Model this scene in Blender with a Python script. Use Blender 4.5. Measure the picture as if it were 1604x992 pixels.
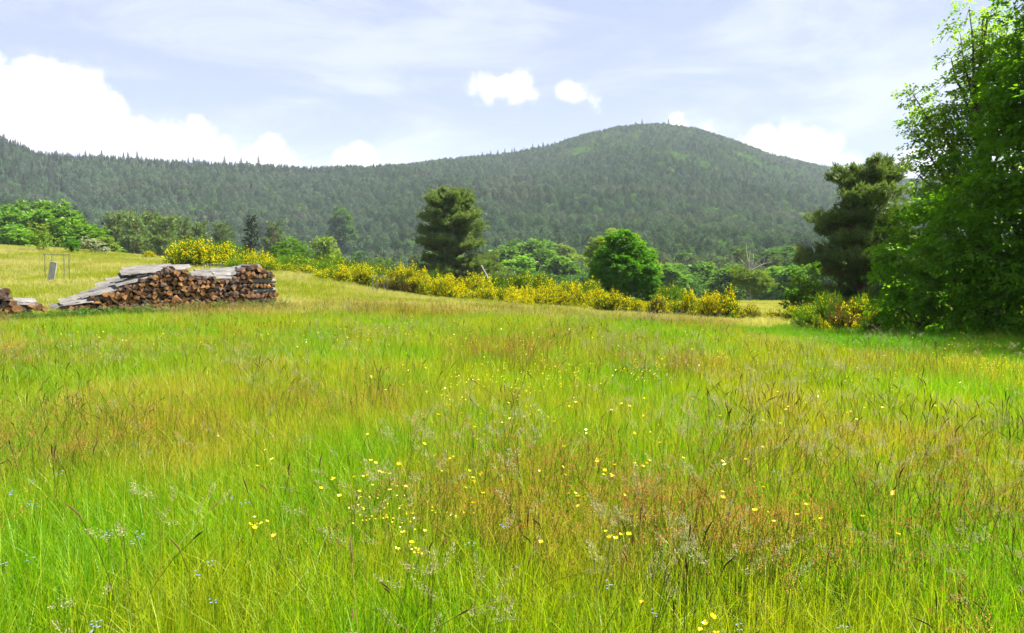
import bpy, math, random
import numpy as np
from mathutils import Vector, Matrix

for o in list(bpy.data.objects):
    bpy.data.objects.remove(o)
SC = bpy.context.scene
COL = SC.collection
random.seed(7)
rng = np.random.default_rng(7)

# ------------------------------------------------------------------ camera
F = 1259.0            # focal length in photograph pixels (1604 wide)
HOR = 415.0           # photograph row of the horizon
EYE = 1.6
PITCH = math.atan((496 - HOR) / F)
cam_d = bpy.data.cameras.new('camera')
cam = bpy.data.objects.new('camera', cam_d)
COL.objects.link(cam)
cam.location = (0, 0, EYE)
cam.rotation_euler = (math.pi / 2 - PITCH, 0, 0)
cam_d.sensor_width = 36
cam_d.lens = 36 * F / 1604
cam_d.clip_start = 0.05
cam_d.clip_end = 20000
SC.camera = cam

# ------------------------------------------------------------------ sun, sky, exposure
SUN_AZ = math.radians(66)      # to the right of straight ahead
SUN_EL = math.radians(56)
sd = bpy.data.lights.new('sun', 'SUN')
sd.energy = 5.0
sd.angle = math.radians(1.0)
sd.color = (1.0, 0.955, 0.88)
sun = bpy.data.objects.new('sun', sd)
COL.objects.link(sun)
sv = Vector((math.sin(SUN_AZ) * math.cos(SUN_EL), math.cos(SUN_AZ) * math.cos(SUN_EL), math.sin(SUN_EL)))
sun.rotation_euler = sv.to_track_quat('Z', 'Y').to_euler()
sun.location = (0, 0, 60)

SC.view_settings.view_transform = 'Standard'
SC.view_settings.look = 'None'
SC.view_settings.exposure = 2.08
SC.view_settings.gamma = 1
SC.view_settings.use_curve_mapping = False
SC.cycles.max_bounces = 4
SC.cycles.diffuse_bounces = 3
SC.cycles.transmission_bounces = 4
SC.cycles.volume_bounces = 0
SC.cycles.transparent_max_bounces = 4
SC.cycles.use_denoising = True
SC.cycles.denoiser = 'OPENIMAGEDENOISE'
SC.cycles.denoising_input_passes = 'RGB_ALBEDO_NORMAL'
SC.cycles.denoising_prefilter = 'ACCURATE'
SC.cycles.sample_clamp_indirect = 6
SC.render.film_transparent = False


def N(nt, kind, **kw):
    n = nt.nodes.new(kind)
    for k, v in kw.items():
        setattr(n, k, v)
    return n


def math_node(nt, op, a, b=None, clamp=False):
    n = N(nt, 'ShaderNodeMath', operation=op, use_clamp=clamp)
    for i, v in enumerate((a, b)):
        if v is None:
            continue
        if isinstance(v, (int, float)):
            n.inputs[i].default_value = v
        else:
            nt.links.new(v, n.inputs[i])
    return n.outputs[0]


def mix_col(nt, fac, a, b, blend='MIX'):
    n = N(nt, 'ShaderNodeMix', data_type='RGBA', blend_type=blend)
    for i, v in ((0, fac), (6, a), (7, b)):
        if isinstance(v, (int, float)):
            n.inputs[i].default_value = v
        elif isinstance(v, tuple):
            n.inputs[i].default_value = (v[0], v[1], v[2], 1)
        else:
            nt.links.new(v, n.inputs[i])
    return n.outputs[2]


def smooth(nt, v, lo, hi, to0=0.0, to1=1.0):
    n = N(nt, 'ShaderNodeMapRange', interpolation_type='SMOOTHSTEP')
    nt.links.new(v, n.inputs[0])
    n.inputs[1].default_value = lo
    n.inputs[2].default_value = hi
    n.inputs[3].default_value = to0
    n.inputs[4].default_value = to1
    return n.outputs[0]


def build_world():
    w = bpy.data.worlds.new('World')
    SC.world = w
    w.use_nodes = True
    nt = w.node_tree
    nt.nodes.clear()
    L = nt.links.new
    out = N(nt, 'ShaderNodeOutputWorld')
    bg = N(nt, 'ShaderNodeBackground')
    bg.inputs[1].default_value = 0.049
    L(bg.outputs[0], out.inputs[0])
    sky = N(nt, 'ShaderNodeTexSky', sky_type='NISHITA')
    sky.sun_disc = False
    sky.sun_elevation = SUN_EL
    sky.sun_rotation = SUN_AZ
    sky.air_density = 1.0
    sky.dust_density = 1.6
    sky.ozone_density = 1.0
    tc = N(nt, 'ShaderNodeTexCoord')
    d = tc.outputs['Generated']
    sp = N(nt, 'ShaderNodeSeparateXYZ')
    L(d, sp.inputs[0])
    az = math_node(nt, 'ARCTAN2', sp.outputs[0], sp.outputs[1])
    # the run of clouds seen ahead goes on round the whole horizon (four quarters)
    az = N(nt, 'ShaderNodeMath', operation='WRAP')
    src = math_node(nt, 'ARCTAN2', sp.outputs[0], sp.outputs[1])
    L(src, az.inputs[0])
    az.inputs[1].default_value = math.pi / 4
    az.inputs[2].default_value = -math.pi / 4
    u = math_node(nt, 'MULTIPLY', math_node(nt, 'TANGENT', az.outputs[0]), F)
    hl = math_node(nt, 'SQRT', math_node(nt, 'SUBTRACT', 1.0, math_node(nt, 'MULTIPLY', sp.outputs[2], sp.outputs[2])))
    v = math_node(nt, 'MULTIPLY', math_node(nt, 'DIVIDE', sp.outputs[2], math_node(nt, 'MAXIMUM', math_node(nt, 'MULTIPLY', hl, math_node(nt, 'COSINE', az.outputs[0])), 0.02)), F)
    cb = N(nt, 'ShaderNodeCombineXYZ')
    L(u, cb.inputs[0])
    L(v, cb.inputs[1])
    pos = cb.outputs[0]
    blobs = [(0, 190, 80), (-70, 190, 75), (-120, 215, 50), (70, 172, 70), (130, 162, 58), (60, 235, 60), (165, 195, 52),
             (215, 225, 42), (275, 226, 32), (322, 222, 30), (348, 238, 24), (0, 104, 17), (-60, 100, 26),
             (430, 252, 32), (400, 258, 26), (558, 256, 27),
             (762, 143, 19), (786, 143, 17), (820, 133, 16), (806, 149, 17), (742, 150, 11), (830, 150, 10), (884, 146, 13), (906, 154, 13), (926, 160, 9),
             (1198, 226, 27), (1230, 218, 25), (1262, 240, 28), (1298, 238, 21), (1180, 230, 18), (1322, 252, 15),
             (1058, 196, 12), (1102, 204, 10), (1420, 270, 30), (1480, 260, 40), (1560, 240, 45), (1660, 200, 60), (1690, 250, 50)]
    f = None
    for (px, py, r) in blobs:
        vm = N(nt, 'ShaderNodeVectorMath', operation='DISTANCE')
        L(pos, vm.inputs[0])
        vm.inputs[1].default_value = (px - 802, HOR - py, 0)
        g = math_node(nt, 'SUBTRACT', float(r), vm.outputs[1])
        f = g if f is None else math_node(nt, 'MAXIMUM', f, g)
    nz = N(nt, 'ShaderNodeTexNoise')
    L(d, nz.inputs['Vector'])
    nz.inputs['Scale'].default_value = 34
    nz.inputs['Detail'].default_value = 6
    nz.inputs['Roughness'].default_value = 0.58
    nn = math_node(nt, 'MULTIPLY', math_node(nt, 'SUBTRACT', nz.outputs[0], 0.5), 50.0)
    fm = math_node(nt, 'ADD', f, nn)
    cum = smooth(nt, fm, -10, 13)
    # high thin veil: stretched noise
    mp = N(nt, 'ShaderNodeMapping')
    L(d, mp.inputs[0])
    mp.inputs['Scale'].default_value = (1.6, 1.6, 6.5)
    mp.inputs['Rotation'].default_value = (0, math.radians(-7), 0)
    mp.inputs['Location'].default_value = (5, 1, 0.4)
    n2 = N(nt, 'ShaderNodeTexNoise')
    L(mp.outputs[0], n2.inputs['Vector'])
    n2.inputs['Scale'].default_value = 2.3
    n2.inputs['Detail'].default_value = 7
    n2.inputs['Roughness'].default_value = 0.6
    n2.inputs['Distortion'].default_value = 0.5
    veil = smooth(nt, n2.outputs[0], 0.4, 0.66, 0.08, 1.0)
    # veil colour runs from lavender to near white with the noise
    c1 = mix_col(nt, veil, (2.3, 2.6, 4.12), (3.65, 3.82, 4.75))
    c2 = mix_col(nt, 0.86, sky.outputs[0], c1)
    c3 = mix_col(nt, cum, c2, mix_col(nt, smooth(nt, nz.outputs[0], .4, .6), (5.1, 5.2, 5.5), (7.0, 7.0, 7.0)))
    L(c3, bg.inputs[0])


build_world()


# ------------------------------------------------------------------ geometry helpers
_fw = Vector((0, math.cos(PITCH), -math.sin(PITCH)))
_up = Vector((0, math.sin(PITCH), math.cos(PITCH)))


def at(px, py, D):
    """world point that stands D metres ahead and shows at a photograph pixel"""
    r = _fw + Vector((1, 0, 0)) * ((px - 802) / F) + _up * ((496 - py) / F)
    r *= D / r.y
    return Vector((r.x, r.y, EYE + r.z))


def hash2(i, j, s):
    h = (i * 374761393 + j * 668265263 + s * 974634777) & 0xFFFFFFFF
    h = ((h ^ (h >> 13)) * 1274126177) & 0xFFFFFFFF
    return ((h ^ (h >> 16)) & 0xFFFF) / 65535.0


def vnoise(x, y, s=0):
    x = np.asarray(x, float)
    y = np.asarray(y, float)
    i = np.floor(x).astype(np.int64)
    j = np.floor(y).astype(np.int64)
    a = x - i
    b = y - j
    a = a * a * (3 - 2 * a)
    b = b * b * (3 - 2 * b)
    return (hash2(i, j, s) * (1 - a) + hash2(i + 1, j, s) * a) * (1 - b) + (hash2(i, j + 1, s) * (1 - a) + hash2(i + 1, j + 1, s) * a) * b


def fbm(x, y, s=0, o=4):
    t, w, n = 0, 0.5, 0
    for k in range(o):
        t = t + vnoise(x * 2 ** k + 13.7 * k, y * 2 ** k - 7.1 * k, s + k) * w
        n += w
        w *= 0.5
    return t / n


def make_mesh(name, V, quads=None, tris=None, mats=(), qm=None, tm=None, var=None, smooth_faces=False):
    me = bpy.data.meshes.new(name)
    V = np.asarray(V, np.float32).reshape(-1, 3)
    quads = np.zeros((0, 4), np.int32) if quads is None or len(quads) == 0 else np.asarray(quads, np.int32)
    tris = np.zeros((0, 3), np.int32) if tris is None or len(tris) == 0 else np.asarray(tris, np.int32)
    nq, ntr = len(quads), len(tris)
    me.vertices.add(len(V))
    me.vertices.foreach_set('co', V.ravel())
    me.loops.add(nq * 4 + ntr * 3)
    me.loops.foreach_set('vertex_index', np.concatenate([quads.ravel(), tris.ravel()]))
    me.polygons.add(nq + ntr)
    st = np.concatenate([np.arange(nq) * 4, nq * 4 + np.arange(ntr) * 3]).astype(np.int32)
    me.polygons.foreach_set('loop_start', st)
    mi = np.zeros(nq + ntr, np.int32)
    if qm is not None:
        mi[:nq] = qm
    if tm is not None:
        mi[nq:] = tm
    me.polygons.foreach_set('material_index', mi)
    me.polygons.foreach_set('use_smooth', np.full(nq + ntr, smooth_faces, bool))
    for m in mats:
        me.materials.append(m)
    if var is not None:
        at_ = me.attributes.new('var', 'FLOAT', 'POINT')
        at_.data.foreach_set('value', np.asarray(var, np.float32))
    me.update(calc_edges=True)
    return me


class MB:
    """collects pieces of one mesh"""

    def __init__(s):
        s.V, s.Q, s.T, s.qm, s.tm, s.var, s.n = [], [], [], [], [], [], 0

    def add(s, V, quads=None, tris=None, m=0, var=None):
        V = np.asarray(V, float).reshape(-1, 3)
        if quads is not None and len(quads):
            q = np.asarray(quads) + s.n
            s.Q.append(q)
            s.qm.append(np.full(len(q), m))
        if tris is not None and len(tris):
            t = np.asarray(tris) + s.n
            s.T.append(t)
            s.tm.append(np.full(len(t), m))
        s.V.append(V)
        s.var.append(np.full(len(V), 0.5) if var is None else np.broadcast_to(np.asarray(var, float), (len(V),)))
        s.n += len(V)

    def mesh(s, name, mats, smooth_faces=False):
        c = lambda l: np.concatenate(l) if l else None
        return make_mesh(name, c(s.V), c(s.Q), c(s.T), mats, c(s.qm), c(s.tm), c(s.var), smooth_faces)


def unit(a):
    return a / np.maximum(np.linalg.norm(a, axis=-1, keepdims=True), 1e-9)


def tube(mb, pts, radii, sides=6, m=0, var=0.5, cap=True):
    pts = np.asarray(pts, float)
    k = len(pts)
    t = unit(np.gradient(pts, axis=0))
    ref = np.array([0.31, 0.17, 0.93]) if abs(t[0][2]) < 0.9 else np.array([1.0, 0.1, 0.05])
    a = unit(np.cross(t, ref))
    b = np.cross(t, a)
    ang = np.arange(sides) / sides * 2 * math.pi
    r = np.asarray(radii, float)[:, None, None]
    V = pts[:, None, :] + r * (np.cos(ang)[None, :, None] * a[:, None, :] + np.sin(ang)[None, :, None] * b[:, None, :])
    i = np.arange(k - 1)[:, None] * sides
    j = np.arange(sides)[None, :]
    j2 = (j + 1) % sides
    Q = np.stack([i + j, i + j2, i + sides + j2, i + sides + j], -1).reshape(-1, 4)
    V = V.reshape(-1, 3)
    T = []
    if cap:
        V = np.concatenate([V, pts[-1:]])
        e = (k - 1) * sides
        T = [[e + q, e + (q + 1) % sides, len(V) - 1] for q in range(sides)]
    mb.add(V, Q, T, m, var)


def leaves(mb, P, D, Nn, L, W, m=0, var=None, fold=0.25, mid=0.42):
    """leaf-shaped folded quads: P base, D direction, Nn normal"""
    D = unit(D)
    S = unit(np.cross(D, Nn))
    U = np.cross(S, D)
    L = np.broadcast_to(np.asarray(L, float).reshape(-1, 1), (len(P), 1))
    W = np.broadcast_to(np.asarray(W, float).reshape(-1, 1), (len(P), 1))
    tip = P + D * L
    c = P + D * L * mid + U * W * fold
    V = np.stack([P, c + S * W * 0.5, tip, c - S * W * 0.5], 1).reshape(-1, 3)
    Q = np.arange(len(P) * 4).reshape(-1, 4)
    mb.add(V, Q, None, m, None if var is None else np.repeat(var, 4))


def blades(mb, P, lean_dir, H, W, lean, m=0, var=None, face=None, r=rng):
    """curved grass blades: 3 quads-high ribbons ending in a point"""
    n = len(P)
    H = np.broadcast_to(np.asarray(H, float), (n,))[:, None]
    W = np.broadcast_to(np.asarray(W, float), (n,))[:, None]
    lean = np.broadcast_to(np.asarray(lean, float), (n,))[:, None]
    fa = r.uniform(0, 2 * math.pi, n) if face is None else face
    S = np.stack([np.cos(fa), np.sin(fa), np.zeros(n)], 1)
    Vs = []
    for t, w in ((0, 1.0), (0.4, 0.85), (0.75, 0.5)):
        c = P + lean_dir * (lean * H * t * t) + np.array([0, 0, 1.0]) * (H * (t - 0.25 * lean * t * t))
        Vs += [c - S * W * w * 0.5, c + S * W * w * 0.5]
    t = 1.0
    Vs.append(P + lean_dir * (lean * H) + np.array([0, 0, 1.0]) * (H * (1 - 0.25 * lean)))
    V = np.stack(Vs, 1).reshape(-1, 3)
    b = np.arange(n)[:, None] * 7
    Q = np.concatenate([b + np.array([[0, 1, 3, 2]]), b + np.array([[2, 3, 5, 4]])])
    T = b + np.array([[4, 5, 6]])
    mb.add(V, Q, T, m, None if var is None else np.repeat(var, 7))


def link(o, parent=None):
    COL.objects.link(o)
    if parent:
        o.parent = parent
    return o


def mobj(name, me, parent=None, loc=None, rz=0, sc=None):
    o = bpy.data.objects.new(name, me)
    link(o, parent)
    if loc is not None:
        o.location = loc
    if rz:
        o.rotation_euler = (0, 0, rz)
    if sc is not None:
        o.scale = (sc, sc, sc) if isinstance(sc, (int, float)) else sc
    return o


def tag(o, label, cat, group=None):
    o['label'] = label
    o['category'] = cat
    if group:
        o['group'] = group
    return o


def thing(name, label, cat, loc, rz=0, sc=None, group=None):
    o = bpy.data.objects.new(name, None)
    COL.objects.link(o)
    o.empty_display_size = 0.2
    o.location = loc
    o.rotation_euler = (0, 0, rz)
    if sc is not None:
        o.scale = (sc, sc, sc) if isinstance(sc, (int, float)) else sc
    return tag(o, label, cat, group)


def kind(o, k):
    o['kind'] = k
    return o


# ------------------------------------------------------------------ materials
def foliage_mat(name, dark, light, trans=0.38, tint=None, tint_col=None, tint2_col=None, rand=0.25, gloss=0.05, tcol=None, rough=0.5):
    """leaf colours run from dark to light by the mesh's own 'var'; 'tint' is read per instance"""
    m = bpy.data.materials.new(name)
    m.use_nodes = True
    nt = m.node_tree
    nt.nodes.clear()
    L = nt.links.new
    out = N(nt, 'ShaderNodeOutputMaterial')
    a = N(nt, 'ShaderNodeAttribute', attribute_name='var')
    col = mix_col(nt, a.outputs['Fac'], dark, light)
    oi = N(nt, 'ShaderNodeObjectInfo')
    if tint:
        t = N(nt, 'ShaderNodeAttribute', attribute_name='tint', attribute_type='INSTANCER')
        sp = N(nt, 'ShaderNodeSeparateXYZ')
        L(t.outputs['Vector'], sp.inputs[0])
        if tint_col:
            col = mix_col(nt, sp.outputs[0], col, mix_col(nt, a.outputs['Fac'], tuple(c * 0.8 for c in tint_col), tuple(c * 1.15 for c in tint_col)))
        if tint2_col:
            col = mix_col(nt, sp.outputs[1], col, mix_col(nt, a.outputs['Fac'], tuple(c * 0.8 for c in tint2_col), tuple(c * 1.15 for c in tint2_col)))
    hv = N(nt, 'ShaderNodeHueSaturation')
    L(col, hv.inputs['Color'])
    vr = N(nt, 'ShaderNodeMapRange')
    L(oi.outputs['Random'], vr.inputs[0])
    vr.inputs[3].default_value = 1 - rand
    vr.inputs[4].default_value = 1 + rand
    L(vr.outputs[0], hv.inputs['Value'])
    col = hv.outputs[0]
    df = N(nt, 'ShaderNodeBsdfDiffuse')
    L(col, df.inputs[0])
    tr = N(nt, 'ShaderNodeBsdfTranslucent')
    L(mix_col(nt, 1.0, col, tcol or (1.3, 1.32, 0.45), 'MULTIPLY'), tr.inputs[0])
    mx = N(nt, 'ShaderNodeMixShader')
    mx.inputs[0].default_value = trans
    L(df.outputs[0], mx.inputs[1])
    L(tr.outputs[0], mx.inputs[2])
    last = mx.outputs[0]
    if gloss:
        gl = N(nt, 'ShaderNodeBsdfGlossy')
        gl.inputs['Roughness'].default_value = rough
        gl.inputs[0].default_value = (0.8, 0.85, 0.8, 1)
        m2 = N(nt, 'ShaderNodeMixShader')
        m2.inputs[0].default_value = gloss
        L(last, m2.inputs[1])
        L(gl.outputs[0], m2.inputs[2])
        last = m2.outputs[0]
    L(last, out.inputs[0])
    return m


def sward_mat(name, dark, light, yellow, rust, trans=0.45, scale=0.4, cover=(0.42, 0.62), rcover=(0.5, 0.66), rmax=0.8, gloss=0.03):
    """grass whose patches of yellow and rust follow the place it grows in; 'var' varies blade by blade"""
    m = foliage_mat(name, dark, light, trans, rand=0.0, gloss=gloss, rough=.45)
    nt = m.node_tree
    L = nt.links.new
    hv = [n for n in nt.nodes if n.type == 'HUE_SAT'][0]
    a = [n for n in nt.nodes if n.type == 'ATTRIBUTE'][0].outputs['Fac']
    base = hv.inputs['Color'].links[0].from_socket
    g = N(nt, 'ShaderNodeNewGeometry')
    mp = N(nt, 'ShaderNodeMapping')
    mp.inputs['Scale'].default_value = (scale, scale * .75, .01)
    L(g.outputs['Position'], mp.inputs[0])
    n1 = N(nt, 'ShaderNodeTexNoise')
    L(mp.outputs[0], n1.inputs['Vector'])
    n1.inputs['Scale'].default_value = 1
    n1.inputs['Detail'].default_value = 3
    n1.inputs['Roughness'].default_value = .65
    sp = N(nt, 'ShaderNodeSeparateColor')
    L(n1.outputs['Color'], sp.inputs[0])
    jit = math_node(nt, 'MULTIPLY', math_node(nt, 'SUBTRACT', a, .5), .22)
    f1 = smooth(nt, math_node(nt, 'ADD', sp.outputs[0], jit), cover[0], cover[1])
    f2 = smooth(nt, math_node(nt, 'ADD', sp.outputs[1], jit), rcover[0], rcover[1], 0, rmax)
    dk = lambda c, k: tuple(v * k for v in c)
    col = mix_col(nt, f1, base, mix_col(nt, a, dk(yellow, .78), dk(yellow, 1.18)))
    col = mix_col(nt, f2, col, mix_col(nt, a, dk(rust, .75), dk(rust, 1.2)))
    L(col, hv.inputs['Color'])
    return m


def rough_mat(name, c1, c2, scale=8, c3=None, stretch=(1, 1, 1), bump=0.4, rough=0.85, rand=0.2, coord='Object'):
    m = bpy.data.materials.new(name)
    m.use_nodes = True
    nt = m.node_tree
    L = nt.links.new
    b = nt.nodes['Principled BSDF']
    b.inputs['Roughness'].default_value = rough
    b.inputs['Specular IOR Level'].default_value = 0.2
    tc = N(nt, 'ShaderNodeTexCoord')
    mp = N(nt, 'ShaderNodeMapping')
    mp.inputs['Scale'].default_value = stretch
    L(tc.outputs[coord], mp.inputs[0])
    nz = N(nt, 'ShaderNodeTexNoise')
    L(mp.outputs[0], nz.inputs['Vector'])
    nz.inputs['Scale'].default_value = scale
    nz.inputs['Detail'].default_value = 6
    nz.inputs['Roughness'].default_value = 0.65
    f = smooth(nt, nz.outputs[0], 0.3, 0.7)
    col = mix_col(nt, f, c1, c2)
    oi = N(nt, 'ShaderNodeObjectInfo')
    if c3:
        col = mix_col(nt, smooth(nt, oi.outputs['Random'], 0.35, 1.0), col, c3)
    hv = N(nt, 'ShaderNodeHueSaturation')
    vr = N(nt, 'ShaderNodeMapRange')
    mm = math_node(nt, 'FRACT', math_node(nt, 'MULTIPLY', oi.outputs['Random'], 7.31))
    L(mm, vr.inputs[0])
    vr.inputs[3].default_value = 1 - rand
    vr.inputs[4].default_value = 1 + rand
    L(vr.outputs[0], hv.inputs['Value'])
    L(col, hv.inputs['Color'])
    L(hv.outputs[0], b.inputs['Base Color'])
    if bump:
        bp = N(nt, 'ShaderNodeBump')
        bp.inputs['Strength'].default_value = bump
        bp.inputs['Distance'].default_value = 0.02
        L(nz.outputs[0], bp.inputs['Height'])
        L(bp.outputs[0], b.inputs['Normal'])
    return m


M = {}
M['bark'] = rough_mat('bark', (0.06, 0.045, 0.035), (0.16, 0.12, 0.09), 9, stretch=(1, 1, 0.25))
M['pine_bark'] = rough_mat('pine_bark', (0.12, 0.06, 0.035), (0.26, 0.14, 0.08), 8, stretch=(1, 1, 0.3))
M['dead_wood'] = rough_mat('dead_wood', (0.2, 0.18, 0.155), (0.36, 0.33, 0.29), 6)
M['grey_board'] = rough_mat('grey_board', (0.05, 0.047, 0.042), (0.17, 0.162, 0.15), 3, stretch=(0.8, 9, 9), rand=0.25)
M['post'] = rough_mat('post_wood', (0.1, 0.095, 0.08), (0.2, 0.19, 0.16), 7, stretch=(6, 6, 0.6))
M['white_board'] = rough_mat('pale_board', (0.36, 0.355, 0.34), (0.5, 0.49, 0.47), 4)
M['log_end'] = rough_mat('cut_wood', (0.21, 0.092, 0.028), (0.38, 0.19, 0.065), 14, c3=(0.13, 0.062, 0.034), rand=0.45)
M['log_end_grey'] = rough_mat('weathered_cut_wood', (0.075, 0.05, 0.036), (0.16, 0.11, 0.08), 14, c3=(0.14, 0.075, 0.04), rand=0.4)
M['log_bark'] = rough_mat('log_bark', (0.05, 0.035, 0.028), (0.17, 0.125, 0.1), 10, stretch=(1, 1, 1), rand=0.3)
M['log_grey'] = rough_mat('log_grey', (0.1, 0.095, 0.085), (0.24, 0.225, 0.205), 9, stretch=(0.6, 3, 3))

M['leaf_big'] = foliage_mat('leaf_broad', (0.065, 0.175, 0.004), (0.17, 0.37, 0.008), 0.63, gloss=0.015, rough=0.4)
M['leaf_cherry'] = foliage_mat('leaf_cherry', (0.09, 0.19, 0.006), (0.24, 0.37, 0.02), 0.52, gloss=0.02, rough=0.4)
M['leaf_hazel'] = foliage_mat('leaf_hazel', (0.065, 0.175, 0.004), (0.17, 0.37, 0.008), 0.63, gloss=0.015)
M['leaf_round'] = foliage_mat('leaf_hornbeam', (0.04, 0.16, 0.003), (0.13, 0.34, 0.006), 0.45, gloss=.015)
M['leaf_lime'] = foliage_mat('leaf_lime', (0.09, 0.15, 0.01), (0.18, 0.25, 0.018), 0.38, gloss=.015)
M['leaf_bright'] = foliage_mat('leaf_bright', (0.065, 0.15, 0.008), (0.13, 0.26, 0.014), 0.38, gloss=.015)
M['needle'] = foliage_mat('pine_needle', (0.052, 0.098, 0.03), (0.13, 0.19, 0.055), 0.4, gloss=0.03)
M['needle_tip'] = foliage_mat('pine_shoot', (0.14, 0.15, 0.05), (0.22, 0.2, 0.07), 0.2, gloss=0)
M['forest_pine'] = foliage_mat('forest_pine', (0.036, 0.074, 0.046), (0.1, 0.155, 0.08), 0.2, tint=True, tint_col=(0.06, 0.125, 0.05), tint2_col=(0.1, 0.125, 0.08), rand=0.4, gloss=0)
M['forest_spruce'] = foliage_mat('forest_spruce', (0.03, 0.05, 0.032), (0.065, 0.09, 0.05), 0.1, rand=0.25, gloss=0)
M['forest_leaf'] = foliage_mat('forest_leaf', (0.05, 0.12, 0.022), (0.105, 0.205, 0.036), 0.32, rand=0.4, gloss=0)
M['broom_stem'] = foliage_mat('broom_stem', (0.05, 0.11, 0.01), (0.12, 0.22, 0.018), 0.3, rand=0.2, gloss=0)
M['broom_dry'] = foliage_mat('broom_dry', (0.09, 0.06, 0.025), (0.17, 0.12, 0.05), 0.2, rand=0.2, gloss=0)
M['broom_flower'] = foliage_mat('broom_flower', (0.69, 0.56, 0.002), (0.87, 0.76, 0.006), 0.45, rand=0.08, gloss=0, tcol=(1.1, 1.0, 0.4))
M['grass'] = sward_mat('grass_blade', (0.075, 0.23, 0.003), (0.2, 0.34, 0.006), (0.25, 0.3, 0.01), (0.42, 0.28, 0.06), .46, .5, (.38, .58), (.54, .72), .45, .015)
M['far_grass'] = sward_mat('far_grass_blade', (0.17, 0.22, 0.012), (0.28, 0.3, 0.028), (0.38, 0.355, 0.15), (0.33, 0.24, 0.05), .42, .16, (.42, .58), (.6, .72), .5, 0)
M['lush_shade_grass'] = sward_mat('lush_shade_blade', (0.05, 0.18, 0.003), (0.12, 0.3, 0.006), (0.2, 0.29, 0.007), (0.2, 0.28, .01), .46, .5, (.5, .7), (.6, .75), .5, .015)  # lush growth and tree shade both put into this deeper green
M['dry_head'] = foliage_mat('dark_seed_head', (0.045, 0.024, 0.014), (0.12, 0.07, 0.032), 0.15, rand=0.3, gloss=0)
M['pale_head'] = foliage_mat('pale_seed_head', (0.24, 0.22, 0.11), (0.36, 0.33, 0.2), 0.3, rand=0.15, gloss=0, tcol=(1.05, 1.0, 0.8))
M['red_head'] = foliage_mat('rusty_seed_head', (0.34, 0.13, 0.035), (0.5, 0.25, 0.085), 0.3, rand=0.2, gloss=0, tcol=(1.1, 0.9, 0.6))
M['stem'] = foliage_mat('grass_stem', (0.11, 0.14, 0.02), (0.19, 0.19, 0.035), 0.3, rand=0.2, gloss=0)
M['petal'] = foliage_mat('buttercup_petal', (0.72, 0.55, 0.0), (0.85, 0.7, 0.01), 0.25, rand=0.05, gloss=0.08, rough=0.25, tcol=(1.1, 1.0, 0.4))
M['blue_petal'] = foliage_mat('pale_blue_petal', (0.2, 0.23, 0.4), (0.3, 0.34, 0.5), 0.3, rand=0.1, gloss=0, tcol=(1, 1, 1))
M['blossom'] = foliage_mat('white_blossom', (0.16, 0.22, 0.06), (0.4, 0.4, 0.28), 0.25, rand=0.1, gloss=0, tcol=(1, 1, .9))
M['nettle'] = foliage_mat('nettle_leaf', (0.035, 0.11, 0.01), (0.085, 0.21, 0.02), 0.38, rand=0.2, gloss=0.03)


def ground_mat():
    m = bpy.data.materials.new('meadow_soil')
    m.use_nodes = True
    nt = m.node_tree
    b = nt.nodes['Principled BSDF']
    b.inputs['Roughness'].default_value = 1
    b.inputs['Specular IOR Level'].default_value = 0
    tc = N(nt, 'ShaderNodeTexCoord')
    a = N(nt, 'ShaderNodeTexNoise')
    nt.links.new(tc.outputs['Object'], a.inputs['Vector'])
    a.inputs['Scale'].default_value = 0.12
    a.inputs['Detail'].default_value = 8
    c = N(nt, 'ShaderNodeTexNoise')
    nt.links.new(tc.outputs['Object'], c.inputs['Vector'])
    c.inputs['Scale'].default_value = 3.0
    c.inputs['Detail'].default_value = 6
    col = mix_col(nt, smooth(nt, a.outputs[0], 0.35, 0.65), (0.09, 0.13, 0.014), (0.15, 0.165, 0.026))
    col = mix_col(nt, smooth(nt, c.outputs[0], 0.4, 0.7), col, (0.075, 0.1, 0.016))
    nt.links.new(col, b.inputs['Base Color'])
    return m


M['ground'] = ground_mat()
M['hill'] = rough_mat('forest_floor', (0.014, 0.024, 0.01), (0.03, 0.042, 0.018), 0.02, bump=0, rand=0, rough=1.0)

# ------------------------------------------------------------------ terrain
GR = 0.32     # the sward hides this much of what stands in it
ctl = [(0, 496, 22), (200, 484, 25), (430, 474, 28), (100, 432, 44), (0, 438, 44), (260, 440, 42), (100, 388, 75), (0, 383, 75), (250, 403, 68), (330, 412, 60),
       (450, 421, 55), (520, 434, 52), (590, 451, 47), (640, 458, 50), (800, 471, 48), (960, 483, 47), (1100, 493, 46), (1180, 498, 44),
       (1200, 471, 90), (1240, 470, 98), (1300, 513, 27), (1450, 519, 22.5), (1604, 524, 20.5), (710, 463, 70), (978, 468, 58),
       (1240, 492, 34), (1350, 497, 38)]
CP = []
for px, py, D in ctl:
    p = at(px, py, D)
    CP.append((p.x, p.y, p.z - GR))
for x, y, z in [(0, 0, 0), (-4, 4, 0.02), (4, 4, 0), (0, 9, 0), (-6, 10, 0.05), (6, 10, 0), (0, 16, 0), (8, 16, -.22), (5, 22, -.34), (2, 22, -.2), (-8, 16, 0.08), (0, -10, 0), (-12, -4, .2), (12, -4, -.2),
                (0, 28, -0.25), (8, 30, -0.9), (4, 36, -.75), (12, 36, -1.1), (0, -40, 0), (-45, -10, 1), (45, -10, -1), (-70, 50, 4.5), (-60, 20, 2.2), (60, 30, -1), (-80, 95, 3.6), (-40, 100, 1.5), (0, 105, -2.2),
                (40, 110, -3.4), (75, 80, -2.5), (75, 50, -1.6)]:
    CP.append((x, y, z))
CP = np.array(CP)


def _tk(r2):
    return 0.5 * r2 * np.log(np.maximum(r2, 1e-9))


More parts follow.
